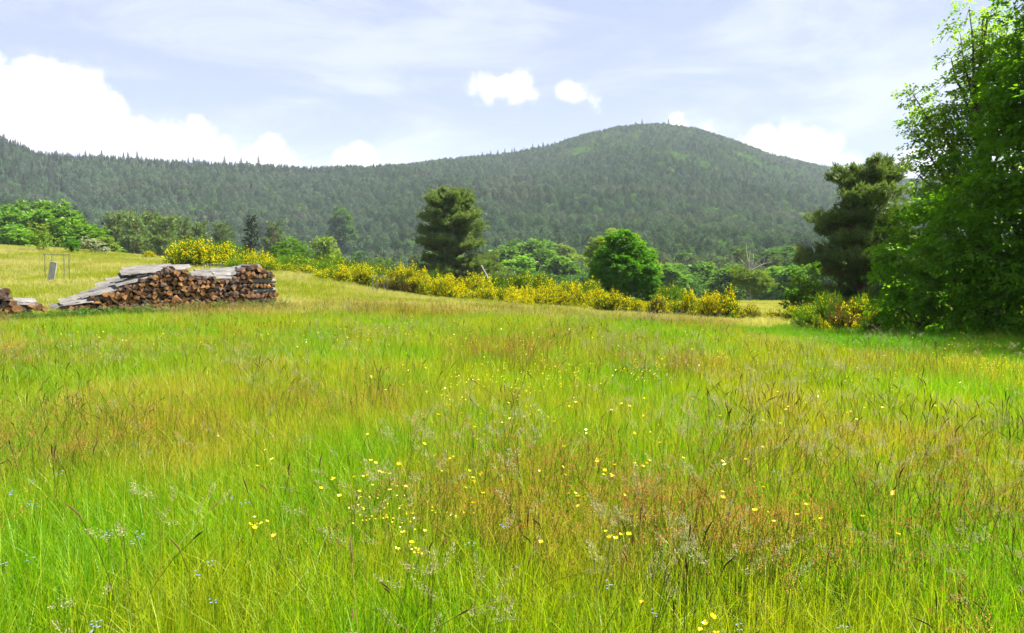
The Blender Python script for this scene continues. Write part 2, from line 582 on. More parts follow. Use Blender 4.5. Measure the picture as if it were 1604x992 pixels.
_n = len(CP)
_K = _tk(((CP[:, None, :2] - CP[None, :, :2]) ** 2).sum(-1)) + np.eye(_n) * 2.0
_A = np.zeros((_n + 3, _n + 3))
_A[:_n, :_n] = _K
_A[:_n, _n] = 1
_A[:_n, _n + 1:] = CP[:, :2]
_A[_n, :_n] = 1
_A[_n + 1:, :_n] = CP[:, :2].T
_W = np.linalg.solve(_A, np.concatenate([CP[:, 2], [0, 0, 0]]))


def HT(x, y):
    x = np.asarray(x, float)
    y = np.asarray(y, float)
    sh = np.broadcast(x, y).shape
    X = np.broadcast_to(x, sh).ravel()
    Y = np.broadcast_to(y, sh).ravel()
    r = np.hypot(X, Y)
    k = np.minimum(1, 112 / np.maximum(r, 1e-6))
    Xc, Yc = X * k, Y * k
    z = np.full(X.shape, _W[_n])
    z = z + _W[_n + 1] * Xc + _W[_n + 2] * Yc
    for i in range(_n):
        z = z + _W[i] * _tk((Xc - CP[i, 0]) ** 2 + (Yc - CP[i, 1]) ** 2)
    b = np.clip((r - 100) / 90, 0, 1)
    b = b * b * (3 - 2 * b)
    z = z * (1 - b) + b * -9.0
    z = z + (fbm(X * 0.35, Y * 0.35, 3, 3) - 0.5) * 0.16 * np.clip(r / 4, 0, 1)
    return z.reshape(sh)


_GX = np.arange(-130, 130.01, 0.5)
_GY = np.arange(-20, 200.01, 0.5)
_GZ = HT(*np.meshgrid(_GX, _GY))
_HT = HT


def HT(x, y):
    x = np.asarray(x, float)
    y = np.asarray(y, float)
    i = (x + 130) / .5
    j = (y + 20) / .5
    i0 = np.clip(np.floor(i).astype(int), 0, len(_GX) - 2)
    j0 = np.clip(np.floor(j).astype(int), 0, len(_GY) - 2)
    a = np.clip(i - i0, 0, 1)
    b = np.clip(j - j0, 0, 1)
    return (_GZ[j0, i0] * (1 - a) + _GZ[j0, i0 + 1] * a) * (1 - b) + (_GZ[j0 + 1, i0] * (1 - a) + _GZ[j0 + 1, i0 + 1] * a) * b


def H1(x, y):
    i = (x + 130) / .5
    j = (y + 20) / .5
    i0 = min(max(int(i), 0), len(_GX) - 2)
    j0 = min(max(int(j), 0), len(_GY) - 2)
    a = min(max(i - i0, 0), 1)
    b = min(max(j - j0, 0), 1)
    return float((_GZ[j0, i0] * (1 - a) + _GZ[j0, i0 + 1] * a) * (1 - b) + (_GZ[j0 + 1, i0] * (1 - a) + _GZ[j0 + 1, i0 + 1] * a) * b)


def on_ground(px, D, dz=0.0):
    x = (px - 802) / F * D / (math.cos(PITCH) - 0.0)
    p = at(px, HOR, D)
    return Vector((p.x, D, H1(p.x, D) + dz))


def build_ground():
    ang = np.concatenate([np.linspace(-42, 42, 170), np.linspace(42, 318, 70)[1:-1]])
    ang = np.radians(ang)
    rad = np.concatenate([[0.0], np.geomspace(0.6, 130, 110), np.geomspace(140, 3200, 24)])
    A, R = np.meshgrid(ang, rad, indexing='xy')
    X = R * np.sin(A)
    Y = R * np.cos(A)
    Z = np.where((np.abs(X) < 129) & (Y > -19) & (Y < 199), HT(X, Y), _HT(X, Y))
    nR, nA = X.shape
    i = np.arange(nR - 1)[:, None] * nA
    j = np.arange(nA)[None]
    j2 = (j + 1) % nA
    Q = np.stack([i + j, i + j2, i + nA + j2, i + nA + j], -1).reshape(-1, 4)[:, ::-1]
    me = make_mesh('ground', np.stack([X, Y, Z], -1), Q, None, [M['ground']], smooth_faces=True)
    kind(mobj('ground', me), 'structure')


build_ground()

# hill: tree line of the photograph by column, and how far off the crest is
TL_px = [-1500, -900, -400, -120, 0, 40, 70, 120, 200, 300, 400, 480, 580, 640, 700, 800, 870, 920, 970, 1030, 1090, 1150, 1200, 1260, 1320, 1400, 1500, 1650, 2000, 2600]
TL_py = [260, 235, 210, 195, 216, 232, 245, 250, 253, 257, 260, 266, 265, 261, 252, 243, 229, 214, 203, 199, 207, 225, 243, 258, 270, 281, 290, 300, 320, 330]
RD_px = [-1500, 0, 300, 600, 800, 1030, 1400, 2000, 2600]
RD_d = [900, 930, 1000, 1150, 1350, 1500, 1480, 1400, 1400]
HB = 215.0


def hill_z(px, t):
    """height and distance on the hill: t 0 at its foot, 1 on its crest, beyond 1 its far side"""
    Dr = np.interp(px, RD_px, RD_d)
    D = HB + (Dr - HB) * t
    er = (HOR - (np.interp(px, TL_px, TL_py) + 11.0 * 1259 / Dr)) / F
    e0 = -12.0 / HB
    tt = np.clip(t, 0, 1)
    e = e0 + (er - e0) * (1 - (1 - tt) ** 1.55)
    z = EYE + e * D
    over = np.maximum(t - 1, 0)
    z = z - over * (Dr - HB) * 0.55 * np.minimum(1, over * 4)
    x = (px - 802) / F * D
    am = np.sin(np.pi * np.clip(tt, 0, 1)) ** 0.8
    z = z + am * ((fbm(x / 170 + 3, D / 210, 21, 3) - 0.5) * 46 + (fbm(x / 60, D / 70, 31, 2) - 0.5) * 9)
    return z, D, x


def build_hill():
    pxs = np.linspace(-900, 2300, 200)
    ts = np.concatenate([np.linspace(-0.06, 1, 70), np.linspace(1.03, 1.5, 12)])
    PX, T = np.meshgrid(pxs, ts)
    Z, D, X = hill_z(PX, T)
    n, m = PX.shape
    i = np.arange(n - 1)[:, None] * m
    j = np.arange(m - 1)[None]
    Q = np.stack([i + j, i + j + 1, i + m + j + 1, i + m + j], -1).reshape(-1, 4)
    kind(mobj('hill', make_mesh('hill', np.stack([X, D, Z], -1), Q, None, [M['hill']], smooth_faces=True)), 'structure')


build_hill()


# ------------------------------------------------------------------ scattering stuff with geometry nodes
def scatter_group():
    ng = bpy.data.node_groups.new('scatter', 'GeometryNodeTree')
    ng.interface.new_socket('Geometry', in_out='INPUT', socket_type='NodeSocketGeometry')
    ng.interface.new_socket('Sources', in_out='INPUT', socket_type='NodeSocketCollection')
    ng.interface.new_socket('Geometry', in_out='OUTPUT', socket_type='NodeSocketGeometry')
    gi = ng.nodes.new('NodeGroupInput')
    go = ng.nodes.new('NodeGroupOutput')
    ci = ng.nodes.new('GeometryNodeCollectionInfo')
    ci.inputs['Separate Children'].default_value = True
    ci.inputs['Reset Children'].default_value = True
    ip = ng.nodes.new('GeometryNodeInstanceOnPoints')
    ip.inputs['Pick Instance'].default_value = True

    def na(name, t):
        n = ng.nodes.new('GeometryNodeInputNamedAttribute')
        n.data_type = t
        n.inputs[0].default_value = name
        return [s for s in n.outputs if s.enabled and s.name == 'Attribute'][0]
    L = ng.links.new
    L(gi.outputs['Sources'], ci.inputs[0])
    L(gi.outputs['Geometry'], ip.inputs['Points'])
    L(ci.outputs[0], ip.inputs['Instance'])
    L(na('idx', 'INT'), ip.inputs['Instance Index'])
    L(na('rot', 'FLOAT_VECTOR'), ip.inputs['Rotation'])
    L(na('scl', 'FLOAT_VECTOR'), ip.inputs['Scale'])
    L(ip.outputs[0], go.inputs[0])
    return ng


SCATTER = scatter_group()


def scatter(name, P, meshes, idx, rot, scl, tint=None, label=None):
    P = np.asarray(P, np.float32)
    n = len(P)
    me = bpy.data.meshes.new(name)
    me.vertices.add(n)
    me.vertices.foreach_set('co', P.ravel())

    def attr(nm, t, key, data):
        a = me.attributes.new(nm, t, 'POINT')
        a.data.foreach_set(key, data)
    attr('idx', 'INT', 'value', np.asarray(idx, np.int32))
    attr('rot', 'FLOAT_VECTOR', 'vector', np.asarray(rot, np.float32).ravel())
    s = np.asarray(scl, np.float32)
    if s.ndim == 1:
        s = np.repeat(s[:, None], 3, 1)
    attr('scl', 'FLOAT_VECTOR', 'vector', s.ravel())
    if tint is not None:
        attr('tint', 'FLOAT_VECTOR', 'vector', np.asarray(tint, np.float32).ravel())
    c = bpy.data.collections.new(name + '_sources')
    for k, m in enumerate(meshes):
        c.objects.link(bpy.data.objects.new('%s_source_%02d' % (name, k), m))
    o = mobj(name, me)
    md = o.modifiers.new('scatter', 'NODES')
    md.node_group = SCATTER
    for it in SCATTER.interface.items_tree:
        if it.in_out == 'INPUT' and it.name == 'Sources':
            md[it.identifier] = c
    kind(o, 'stuff')
    if label:
        o['label'] = label
    return o


def rots(n, r, tilt=0.0):
    return np.stack([r.normal(0, tilt, n) if tilt else np.zeros(n), r.normal(0, tilt, n) if tilt else np.zeros(n), r.uniform(0, 2 * math.pi, n)], 1)


# ------------------------------------------------------------------ tree builders
def rand_dirs(n, r, up=0.0):
    d = r.normal(0, 1, (n, 3))
    d[:, 2] += up
    return unit(d)


def forest_tree(kindname, seed):
    """a whole tree for the far wood, a few hundred faces"""
    r = np.random.default_rng(seed)
    mb = MB()
    if kindname == 'pine':
        Hh = 15.0
        tube(mb, [(0, 0, 0), (r.normal(0, .2), r.normal(0, .2), 8), (0, 0, 14)], [.2, .15, .05], 4, 1, .3)
        n = 840
        q = rand_dirs(n, r)
        rr = r.uniform(0.5, 1.0, n) ** 0.6
        z = q[:, 2]
        tp = np.clip(1 - .28 * (z * rr + .3), .12, 1.1)
        P = np.stack([q[:, 0] * rr * 2.7 * tp, q[:, 1] * rr * 2.7 * tp, 9.6 + z * rr * 6.0], 1)
        P += np.repeat(r.normal(0, 0.55, (n // 30, 3)), 30, 0) * .75
        d = unit(np.array([0, 0, .9]) + r.normal(0, .5, (n, 3)))
        nn = unit(q + np.array([0, 0, .25]) + r.normal(0, .4, (n, 3)))
        v = np.clip(0.5 + 0.3 * r.normal(0, 1, n), 0, 1)
        leaves(mb, P - d * .4, d, nn, r.uniform(.5, 1.05, n), r.uniform(.28, .48, n), 0, v)
        return mb.mesh('pine', [M['forest_pine'], M['bark']])
    if kindname == 'spruce':
        tube(mb, [(0, 0, 0), (0, 0, 10), (0, 0, 19.5)], [.25, .15, .03], 4, 1, .3)
        n = 900
        t = r.uniform(0, 1, n) ** 0.75
        t = np.round(t * 15) / 15 + r.normal(0, .012, n)
        z = 2.5 + (1 - t) * 17.2
        R = np.clip(3.1 * t, 0.12, None) * r.uniform(.25, 1.05, n)
        a = r.uniform(0, 2 * math.pi, n)
        P = np.stack([np.cos(a) * R, np.sin(a) * R, z], 1)
        d = np.stack([np.cos(a), np.sin(a), np.full(n, -.25)], 1) + r.normal(0, .2, (n, 3))
        nn = np.tile([0, 0, 1.0], (n, 1)) + r.normal(0, .4, (n, 3))
        leaves(mb, P - unit(d) * .5, d, nn, r.uniform(.8, 1.3, n), r.uniform(.35, .6, n), 0, np.clip(.5 + .3 * r.normal(0, 1, n), 0, 1))
        P = np.array([[0, 0, 19.0]] * 3)
        leaves(mb, P, np.array([[0, 0, 1], [.1, 0, 1], [0, .1, 1.]]), rand_dirs(3, r), 1.6, .25, 0, np.full(3, .5))
        return mb.mesh('spruce', [M['forest_spruce'], M['bark']])
    if kindname == 'leaf':
        tube(mb, [(0, 0, 0), (0, 0, 5), (0, 0, 10)], [.3, .22, .06], 5, 1, .3)
        nl = 9
        lob = np.stack([r.normal(0, 1.7, nl), r.normal(0, 1.7, nl), r.uniform(4.5, 10, nl)], 1)
        n = 1300
        c = lob[r.integers(0, nl, n)]
        q = rand_dirs(n, r, .2)
        P = c + q * r.uniform(1.2, 2.3, (n, 1))
        d = rand_dirs(n, r)
        leaves(mb, P, d, unit(q + np.array([0, 0, .3]) + r.normal(0, .4, (n, 3))), r.uniform(.36, .7, n), r.uniform(.28, .42, n), 0, np.clip(.5 + .28 * r.normal(0, 1, n), 0, 1))
        return mb.mesh('broadleaf', [M['forest_leaf'], M['bark']])


def crown(mb, lobes, clumps_m2, per, leaf, wid, cr, r, m=0, droop=0.15, shell=0.55, updir=0.25):
    """flat leafy sprays over the outer volume of each lobe; returns spray centres. lobe = (x,y,z,rx,ry,rz[,density])"""
    cen = []
    for lb in lobes:
        c = np.array(lb[:3])
        R = np.array(lb[3:6])
        dens = lb[6] if len(lb) > 6 else 1.0
        n = max(4, int(clumps_m2 * 4 * math.pi * (R.prod() ** (2 / 3)) * dens))
        q = rand_dirs(n, r, 0.12)
        P = c + q * R * (r.uniform(shell ** 3, 1.08, (n, 1)) ** (1 / 3))
        cen.append(np.concatenate([P, q], 1))
    cen = np.concatenate(cen)
    n = len(cen)
    q = cen[:, 3:]
    a = np.arctan2(q[:, 1], q[:, 0]) + r.normal(0, .5, n)
    o = np.stack([np.cos(a), np.sin(a), -droop + r.normal(0, .18, n) + .35 * q[:, 2]], 1)
    o = unit(o)
    sd = unit(np.cross(o, np.array([0, 0, 1.0])) + r.normal(0, .12, (n, 3)))
    nr = np.cross(sd, o)
    nr = nr * np.sign(nr[:, 2:3] + 1e-6)
    cv = np.clip(r.normal(0.5, 0.18, n), 0, 1)
    sz = cr * r.uniform(.65, 1.3, n)
    k = np.repeat(np.arange(n), per)
    u = r.uniform(-1, 1, n * per)
    v = r.uniform(-1, 1, n * per) * (1 - .55 * np.clip(u, 0, 1)) * .8
    w = r.normal(0, .16, n * per) - .22 * u * u
    off = (o[k] * u[:, None] + sd[k] * v[:, None] + nr[k] * w[:, None]) * sz[k][:, None]
    P = cen[k, :3] + off
    d = unit(o[k] * .7 + sd[k] * (v * 1.1)[:, None] + r.normal(0, .38, (n * per, 3)) + np.array([0, 0, -droop * .6]))
    nn = unit(nr[k] + r.normal(0, .42, (n * per, 3)))
    va = np.clip(cv[k] + r.normal(0, .17, n * per) + .12 * u, 0, 1)
    leaves(mb, P, d, nn, leaf * r.uniform(.6, 1.25, n * per), wid * r.uniform(.7, 1.2, n * per), m, va)
    return cen


def limbs(mb, base, top, r0, lobes, cen, r, twigs=80, m=0):
    """tapered trunk, a limb into every lobe and twigs out to clumps"""
    base = np.array(base)
    top = np.array(top)
    k = 7
    tr = base + (top - base) * np.linspace(0, 1, k)[:, None]
    tr[1:-1] += r.normal(0, 0.03 * np.linalg.norm(top - base), (k - 2, 3)) * np.array([1, 1, 0])
    rad = r0 * (1 - 0.85 * np.linspace(0, 1, k)) * np.concatenate([[1.35], np.ones(k - 1)])
    tube(mb, tr, rad, 8, m)
    nodes = []
    for lb in lobes:
        c = np.array(lb[:3])
        t = np.clip((c[2] - base[2]) / max(1e-3, top[2] - base[2]) - 0.25 - 0.1 * r.random(), 0.12, 0.93)
        i = t * (k - 1)
        s = tr[int(i)] + (tr[min(k - 1, int(i) + 1)] - tr[int(i)]) * (i - int(i))
        mid = (s + c) / 2 + np.array([0, 0, 0.08 * np.linalg.norm(c - s)]) + r.normal(0, .06, 3)
        rr = r0 * (0.42 - 0.25 * t)
        pts = np.array([s, s * .45 + mid * .55, mid, mid * .5 + c * .5 + r.normal(0, .05, 3), c])
        tube(mb, pts, [rr, rr * .8, rr * .6, rr * .42, rr * .22], 5, m)
        nodes += [pts[2], pts[3], pts[4]]
    nodes = np.array(nodes)
    for i in r.choice(len(cen), min(twigs, len(cen)), replace=False):
        e = cen[i, :3]
        s = nodes[np.argmin(((nodes - e) ** 2).sum(1))]
        mid = (s + e) / 2 + r.normal(0, .05, 3)
        w = r0 * 0.06
        tube(mb, [s, mid, e], [w, w * .7, w * .3], 3, m, cap=False)


def put_tree(name, label, cat, loc, crown_me, trunk_me, group=None, rz=0, sc=None):
    t = thing(name, label, cat, loc, rz, sc, group)
    if trunk_me:
        mobj('trunk', trunk_me, t)
    mobj('crown', crown_me, t)
    return t


def pine_tree(Hh, prof, seed, z0, bare=0.0, dens=1.0, per=8, needle=0.2, shoots=0.25, step=1.0):
    """Scots pine: whorled limbs that carry flat pads of needle tufts; prof(t) = crown radius, t 0 low .. 1 top"""
    r = np.random.default_rng(seed)
    mt, mc = MB(), MB()
    lean = r.normal(0, 0.02 * Hh, 2)
    zz = np.linspace(0, 1, 8)
    axis = np.stack([lean[0] * zz ** 2, lean[1] * zz ** 2, Hh * zz], 1)
    tube(mt, axis, 0.024 * Hh * (1 - .93 * zz) + 0.01, 8)
    z = z0 * Hh
    TP, TD, TV = [], [], []
    while z < Hh * 0.985:
        t = (z - z0 * Hh) / (Hh * (1 - z0))
        nb = r.integers(4, 7)
        a0 = r.uniform(0, 6.28)
        for b in range(nb):
            if r.random() < bare:
                continue
            a = a0 + b * 2 * math.pi / nb + r.normal(0, .25)
            Rl = prof(t, a) * r.uniform(.55, 1.12)
            if Rl < 0.12:
                continue
            o = np.array([np.cos(a), np.sin(a), 0])
            s = np.array([lean[0] * (z / Hh) ** 2, lean[1] * (z / Hh) ** 2, z + r.normal(0, .06)])
            rise = r.uniform(-.1, .2) + 0.28 * t
            u = np.linspace(0, 1, 5)[:, None]
            pts = s + o * Rl * u + np.array([0, 0, 1]) * (Rl * rise * u + Rl * 0.16 * (u ** 2 - u * .7))
            pts[1:-1] += r.normal(0, .03 * Rl, (3, 3))
            w = 0.012 * Hh * (1 - .7 * t) * (0.3 + Rl / 3)
            tube(mt, pts, np.linspace(w, w * .25, 5), 4, cap=False)
            side = np.array([-o[1], o[0], 0])
            nt_ = max(5, int(Rl * 24 * dens))
            q = r.uniform(.28, 1.04, nt_) ** .8
            c = s + o * Rl * q[:, None] + np.array([0, 0, 1]) * (Rl * rise * q + Rl * .16 * (q ** 2 - q * .7))[:, None]
            la = r.normal(0, .2, nt_) * (Rl * .75 + .12)
            c = c + side * la[:, None] + np.array([0, 0, 1]) * (np.abs(r.normal(0, .085, nt_)) * (1 + .5 * Rl))[:, None]
            TP.append(c)
            TD.append(unit(o * .55 + side * (la * .8)[:, None] + np.array([0, 0, .75]) + r.normal(0, .22, (nt_, 3))))
            TV.append(np.clip(r.normal(.5, .2, nt_) + .12 * (q - .5), 0, 1))
        z += r.uniform(.036, .06) * step * Hh * (1 - .45 * t)
    TP, TD, TV = np.concatenate(TP), np.concatenate(TD), np.concatenate(TV)
    n = len(TP)
    k = np.repeat(np.arange(n), per)
    d = unit(TD[k] + r.normal(0, .5, (n * per, 3)))
    leaves(mc, TP[k] + r.normal(0, .05, (n * per, 3)), d, rand_dirs(n * per, r), needle * r.uniform(.7, 1.2, n * per), needle * .19, 0, np.clip(TV[k] + r.normal(0, .15, n * per), 0, 1), fold=.05)
    sel = r.random(n) < shoots
    leaves(mc, TP[sel] + TD[sel] * needle * .6, TD[sel] * .5 + np.array([0, 0, .6]), rand_dirs(sel.sum(), r), needle * .75, needle * .22, 1, r.uniform(0, 1, sel.sum()))
    return mt.mesh('trunk', [M['pine_bark']], True), mc.mesh('crown', [M['needle'], M['needle_tip']])


# ------------------------------------------------------------------ forest on the hill (a mass of tens of thousands)
SPRUCE = [forest_tree('spruce', 300 + i) for i in range(4)]
FPINE = [forest_tree('pine', 100 + i) for i in range(6)]
FLEAF = [forest_tree('leaf', 200 + i) for i in range(5)]


def build_forest():
    r = np.random.default_rng(11)
    n = 150000
    px = r.uniform(-330, 1930, n)
    t = r.uniform(-0.02, 1.04, n)
    Dr = np.interp(px, RD_px, RD_d)
    D = HB + (Dr - HB) * t
    w = D / 1500.0 * (Dr - HB) / (1500 - HB)
    keep = r.random(n) < w * 0.95
    px, t = px[keep], t[keep]
    z, D, x = hill_z(px, t)
    n = len(px)
    # what grows where: broadleaf in the gullies, the lower right and in scattered groups
    pat = fbm(x / 120, D / 150, 51, 3)
    pat2 = fbm(x / 35, D / 45, 61, 2)
    pl = 0.06 + 1.4 * np.clip(pat - 0.52, 0, 1) * 2.2 * (1 - .65 * np.clip(t, 0, 1)) + np.clip((px - 800) / 900, 0, .25) + np.clip(.16 - t, 0, .2) * 4.0 + np.where((px < 250) & (t < .25), .35, 0)
    pl = pl * np.clip((pat2 - .3) * 3.5, 0.1, 1.6)
    ps = np.where(t > .4, .04, 0) + np.where((px < 620) & (t > .86), .45, 0) + np.where((px < 130) & (t > .6), .4, 0) + np.where(t > .93, .12, 0)
    c = r.random(n)
    leafm = c < pl
    spm = (~leafm) & (r.random(n) < ps)
    idx = np.where(leafm, r.integers(10, 15, n), np.where(spm, r.integers(0, 4, n), r.integers(4, 10, n)))
    scl = r.uniform(.5, 1.0, n)[:, None] * np.where(leafm, .98, np.where(spm, .85, 1.0))[:, None] * np.where(leafm, 1.35, np.where(spm, 1.15, 1.22))[:, None] ** np.array([[1, 1, 0.0]])
    bare = fbm(x / 25, D / 30, 71, 2)
    k = bare > 0.12
    tint = np.stack([np.clip((fbm(x / 160, D / 200, 81, 3) - .5) * 1.8, 0, .5), np.clip((fbm(x / 50 + 9, D / 60, 91, 3) - .5) * 3.2, 0, .9), np.zeros(n)], 1)
    P = np.stack([x, D, z - .3], 1)
    scatter('forest', P[k], SPRUCE + FPINE + FLEAF, idx[k], rots(n, r, .03)[k], scl[k], tint[k], 'mixed pine and broadleaf forest covering the whole hill')


build_forest()


# spruces that stand out one by one along the skyline
def ridge_spruce(px, ht, grp, label, sc=None):
    t = 1.0
    z, D, x = hill_z(np.array([px]), np.array([t]))
    o = mobj('spruce_tree', random.choice(SPRUCE), None, (float(x[0]), float(D[0]), float(z[0]) - .4), random.uniform(0, 6.28), (ht / 20.5 * 1.45, ht / 20.5 * 1.45, ht / 20.5))
    tag(o, label, 'tree', grp)


_r = random.Random(5)
G = 'spruces on the left skyline'
for px, ht in [(6, 21), (16, 20), (33, 19), (41, 18), (49, 17), (72, 17), (85, 16), (96, 20), (113, 19), (131, 16), (141, 22), (148, 19), (166, 23), (176, 15), (184, 16), (200, 21), (207, 22), (221, 23),
               (228, 18), (240, 16), (251, 15), (258, 16), (268, 15), (281, 17), (291, 17), (300, 18), (308, 19), (317, 17), (325, 16), (336, 15)]:
    ridge_spruce(px, ht, G, 'dark pointed spruce standing out on the left skyline above the pine slope')
ridge_spruce(356, 22, G, 'tall slim spruce on the skyline, left of a gap before a stout dark spruce')
ridge_spruce(382, 21, G, 'slim spruce on the skyline just left of the stout dark spruce')
ridge_spruce(391, 18, G, 'short spruce on the skyline touching the stout dark spruce')
ridge_spruce(409, 24, G, 'stout dark spruce, rightmost tall spruce of the left skyline')
G = 'spruces on the crest left of the summit'
for px in (756, 769, 780, 791, 802, 806, 814, 822, 834, 843, 850, 862, 868, 876, 884):
    ridge_spruce(px, _r.uniform(15, 21), G, 'small pointed spruce on the crest climbing to the summit')
for px, ht, lab in [(993, 21, 'left one of two neighbouring spruces on the summit skyline'), (1003, 24, 'right one of two neighbouring spruces on the summit skyline'),
                    (1044, 25, 'broad pointed spruce right of centre on the summit skyline'), (1085, 18, 'spruce on the skyline where the summit starts falling to the right')]:
    ridge_spruce(px, ht, 'spruces on the summit', lab)


# ------------------------------------------------------------------ trees at the hill foot, one by one
def leaf_variant(seed, mat, nlobes=10, H_=9.0, wide=1.0):
    r = np.random.default_rng(seed)
    lobes = []
    for i in range(nlobes):
        f = i / (nlobes - 1)
        a = i * 2.4 + r.normal(0, .3)
        rr = (1.9 * wide) * math.sin(math.pi * (0.2 + 0.72 * f)) * r.uniform(.55, 1.05)
        s = r.uniform(1.1, 1.75) * (1.05 - .35 * f)
        lobes.append((math.cos(a) * rr, math.sin(a) * rr, H_ * (.27 + .6 * f), s * wide, s * wide, s * .95))
    mc, mt = MB(), MB()
    cen = crown(mc, lobes, 2.2, 14, .42, .32, .5, r, shell=.6)
    limbs(mt, (0, 0, 0), (r.normal(0, .2), r.normal(0, .2), H_ * .82), .22, lobes, cen, r, 30)
    return mc.mesh('crown', [mat]), mt.mesh('trunk', [M['bark']], True)


LV_BRIGHT = [leaf_variant(400 + i, M['leaf_bright']) for i in range(3)]
LV_DARK = [leaf_variant(420 + i, M['forest_leaf']) for i in range(4)]
LV_LIME = [leaf_variant(440 + i, M['leaf_lime'], 9) for i in range(2)]


def pprof(R, top=.3, low=.75):
    return lambda t, a: R * (low + (1 - low) * min(1, t * 3)) * (1 - max(0, t - .35) / .65 * (1 - top)) * (1 + .12 * math.sin(3 * a + 5 * t))


MIDPINE = [pine_tree(12, pprof(2.6), 500 + i, .22, .12, .42, 6, .5, .12)[::-1] for i in range(3)]


def spruce_hi(seed):
    r = np.random.default_rng(seed)
    mb, mt = MB(), MB()
    tube(mt, [(0, 0, 0), (0, 0, 6), (0, 0, 11.8)], [.2, .12, .02], 6)
    for z in np.arange(.8, 11.7, .28):
        R = 2.5 * (1 - z / 12.0) ** .9 + .1
        for b in range(9):
            a = r.uniform(0, 6.28)
            Rl = R * r.uniform(.65, 1.08)
            n = max(3, int(Rl * 9))
            q = r.uniform(.15, 1, n)
            o = np.array([math.cos(a), math.sin(a), 0])
            P = o * (Rl * q)[:, None] + np.array([0, 0, 1]) * (z - .25 * Rl * q + .12 * Rl * q * q)[:, None] + r.normal(0, .08, (n, 3))
            leaves(mb, P, np.tile(o + [0, 0, -.15], (n, 1)) + r.normal(0, .35, (n, 3)), np.tile([0, 0, 1.], (n, 1)) + r.normal(0, .4, (n, 3)), .5, .2, 0, np.clip(r.normal(.5, .22, n), 0, 1))
    return mb.mesh('crown', [M['forest_spruce']]), mt.mesh('trunk', [M['bark']])


MIDSPRUCE = [spruce_hi(530)]
BASEH = {'bright': 8.5, 'dark': 8.7, 'lime': 8.7, 'pine': 12.0, 'spruce': 12.0}
VARS = {'bright': LV_BRIGHT, 'dark': LV_DARK, 'lime': LV_LIME, 'pine': MIDPINE, 'spruce': MIDSPRUCE}
NM = {'bright': 'broadleaf_tree', 'dark': 'broadleaf_tree', 'lime': 'broadleaf_tree', 'pine': 'pine_tree', 'spruce': 'spruce_tree'}
_cnt = {}


def zland(x, D):
    z = H1(x, D)
    if D > HB - 12:
        px = 802 + x / D * F
        Dr = float(np.interp(px, RD_px, RD_d))
        z2 = float(hill_z(np.array([px]), np.array([(D - HB) / (Dr - HB)]))[0][0])
        z = max(z, z2)
    return z


def mid_tree(k, px, top, D, label, group=None, wide=1.0, seat=None):
    p = at(px, top, D)
    z = zland(p.x, D) - .2
    h = max(2.0, p.z - z)
    i = _cnt.get(k, 0)
    _cnt[k] = i + 1
    cm, tm = VARS[k][i % len(VARS[k])]
    s = h / BASEH[k]
    put_tree(NM[k], label, 'tree', (p.x, D, z), cm, tm, group, random.uniform(0, 6.28), (s * wide, s * wide, s))


GL = 'bright green broadleaf trees behind the left crest'
mid_tree('dark', 8, 318, 150, 'dark green broadleaf tree at the left edge of the photo behind the crest', GL, 1.0)
mid_tree('bright', 38, 322, 165, 'bright broadleaf crown near the left edge, highest of the left crest trees', GL)
mid_tree('bright', 66, 334, 150, 'bright broadleaf tree straight above the yellow-green sapling', GL, 1.1)
mid_tree('bright', 100, 326, 170, 'broadleaf crown behind, right of the tree above the sapling', GL)
mid_tree('bright', 112, 346, 130, 'rounded bright green tree behind the white-blossomed shrub', GL, 1.2)
mid_tree('bright', 140, 355, 125, 'low bright green tree on the right flank of the left broadleaf group', GL, 1.3)
mid_tree('dark', 22, 352, 120, 'low dark green broadleaf tree just over the crest, far left', GL, 1.3)
mid_tree('bright', 45, 364, 112, 'low light green tree just over the crest beside the sapling', GL, 1.6)
mid_tree('lime', 158, 374, 112, 'lowest light green tree where the left broadleaf group ends', GL, 1.6)
mid_tree('bright', -40, 316, 150, 'broadleaf tree standing beyond the left photo edge', GL)
mid_tree('dark', -90, 322, 140, 'dark broadleaf tree well beyond the left photo edge', GL)
GP = 'pines behind the crest left of the yellow broom'
mid_tree('pine', 178, 338, 170, 'leftmost dark pine in the row behind the left crest', GP)
mid_tree('pine', 197, 332, 190, 'pine second from the left in the row behind the crest', GP)
mid_tree('pine', 212, 344, 155, 'dark pine in the middle of the row, behind the grass crest', GP, 1.1)
mid_tree('pine', 233, 336, 175, 'pine above the small lone yellow broom on the crest', GP)
mid_tree('pine', 262, 340, 150, 'brownish pine left of the big yellow broom', GP, 1.05)
mid_tree('pine', 284, 346, 165, 'pine rising right behind the big yellow broom', GP)
mid_tree('pine', 312, 352, 170, 'low pine behind the top of the big yellow broom', GP)
mid_tree('pine', 345, 350, 200, 'pine between the big yellow broom and the dark spruce', GP)
mid_tree('spruce', 394, 333, 140, 'dark conical spruce above the right end of the woodpile', None, 1.15)
mid_tree('pine', 430, 352, 220, 'pine just right of the dark conical spruce', GP)
mid_tree('lime', 512, 370, 150, 'small olive young tree above the green broom bank', None, .8)
mid_tree('dark', 536, 326, 480, 'lone green broadleaf tree on the pine slope left of the big pine', None, .8)
GM = 'light green trees in the valley right of the big pine'
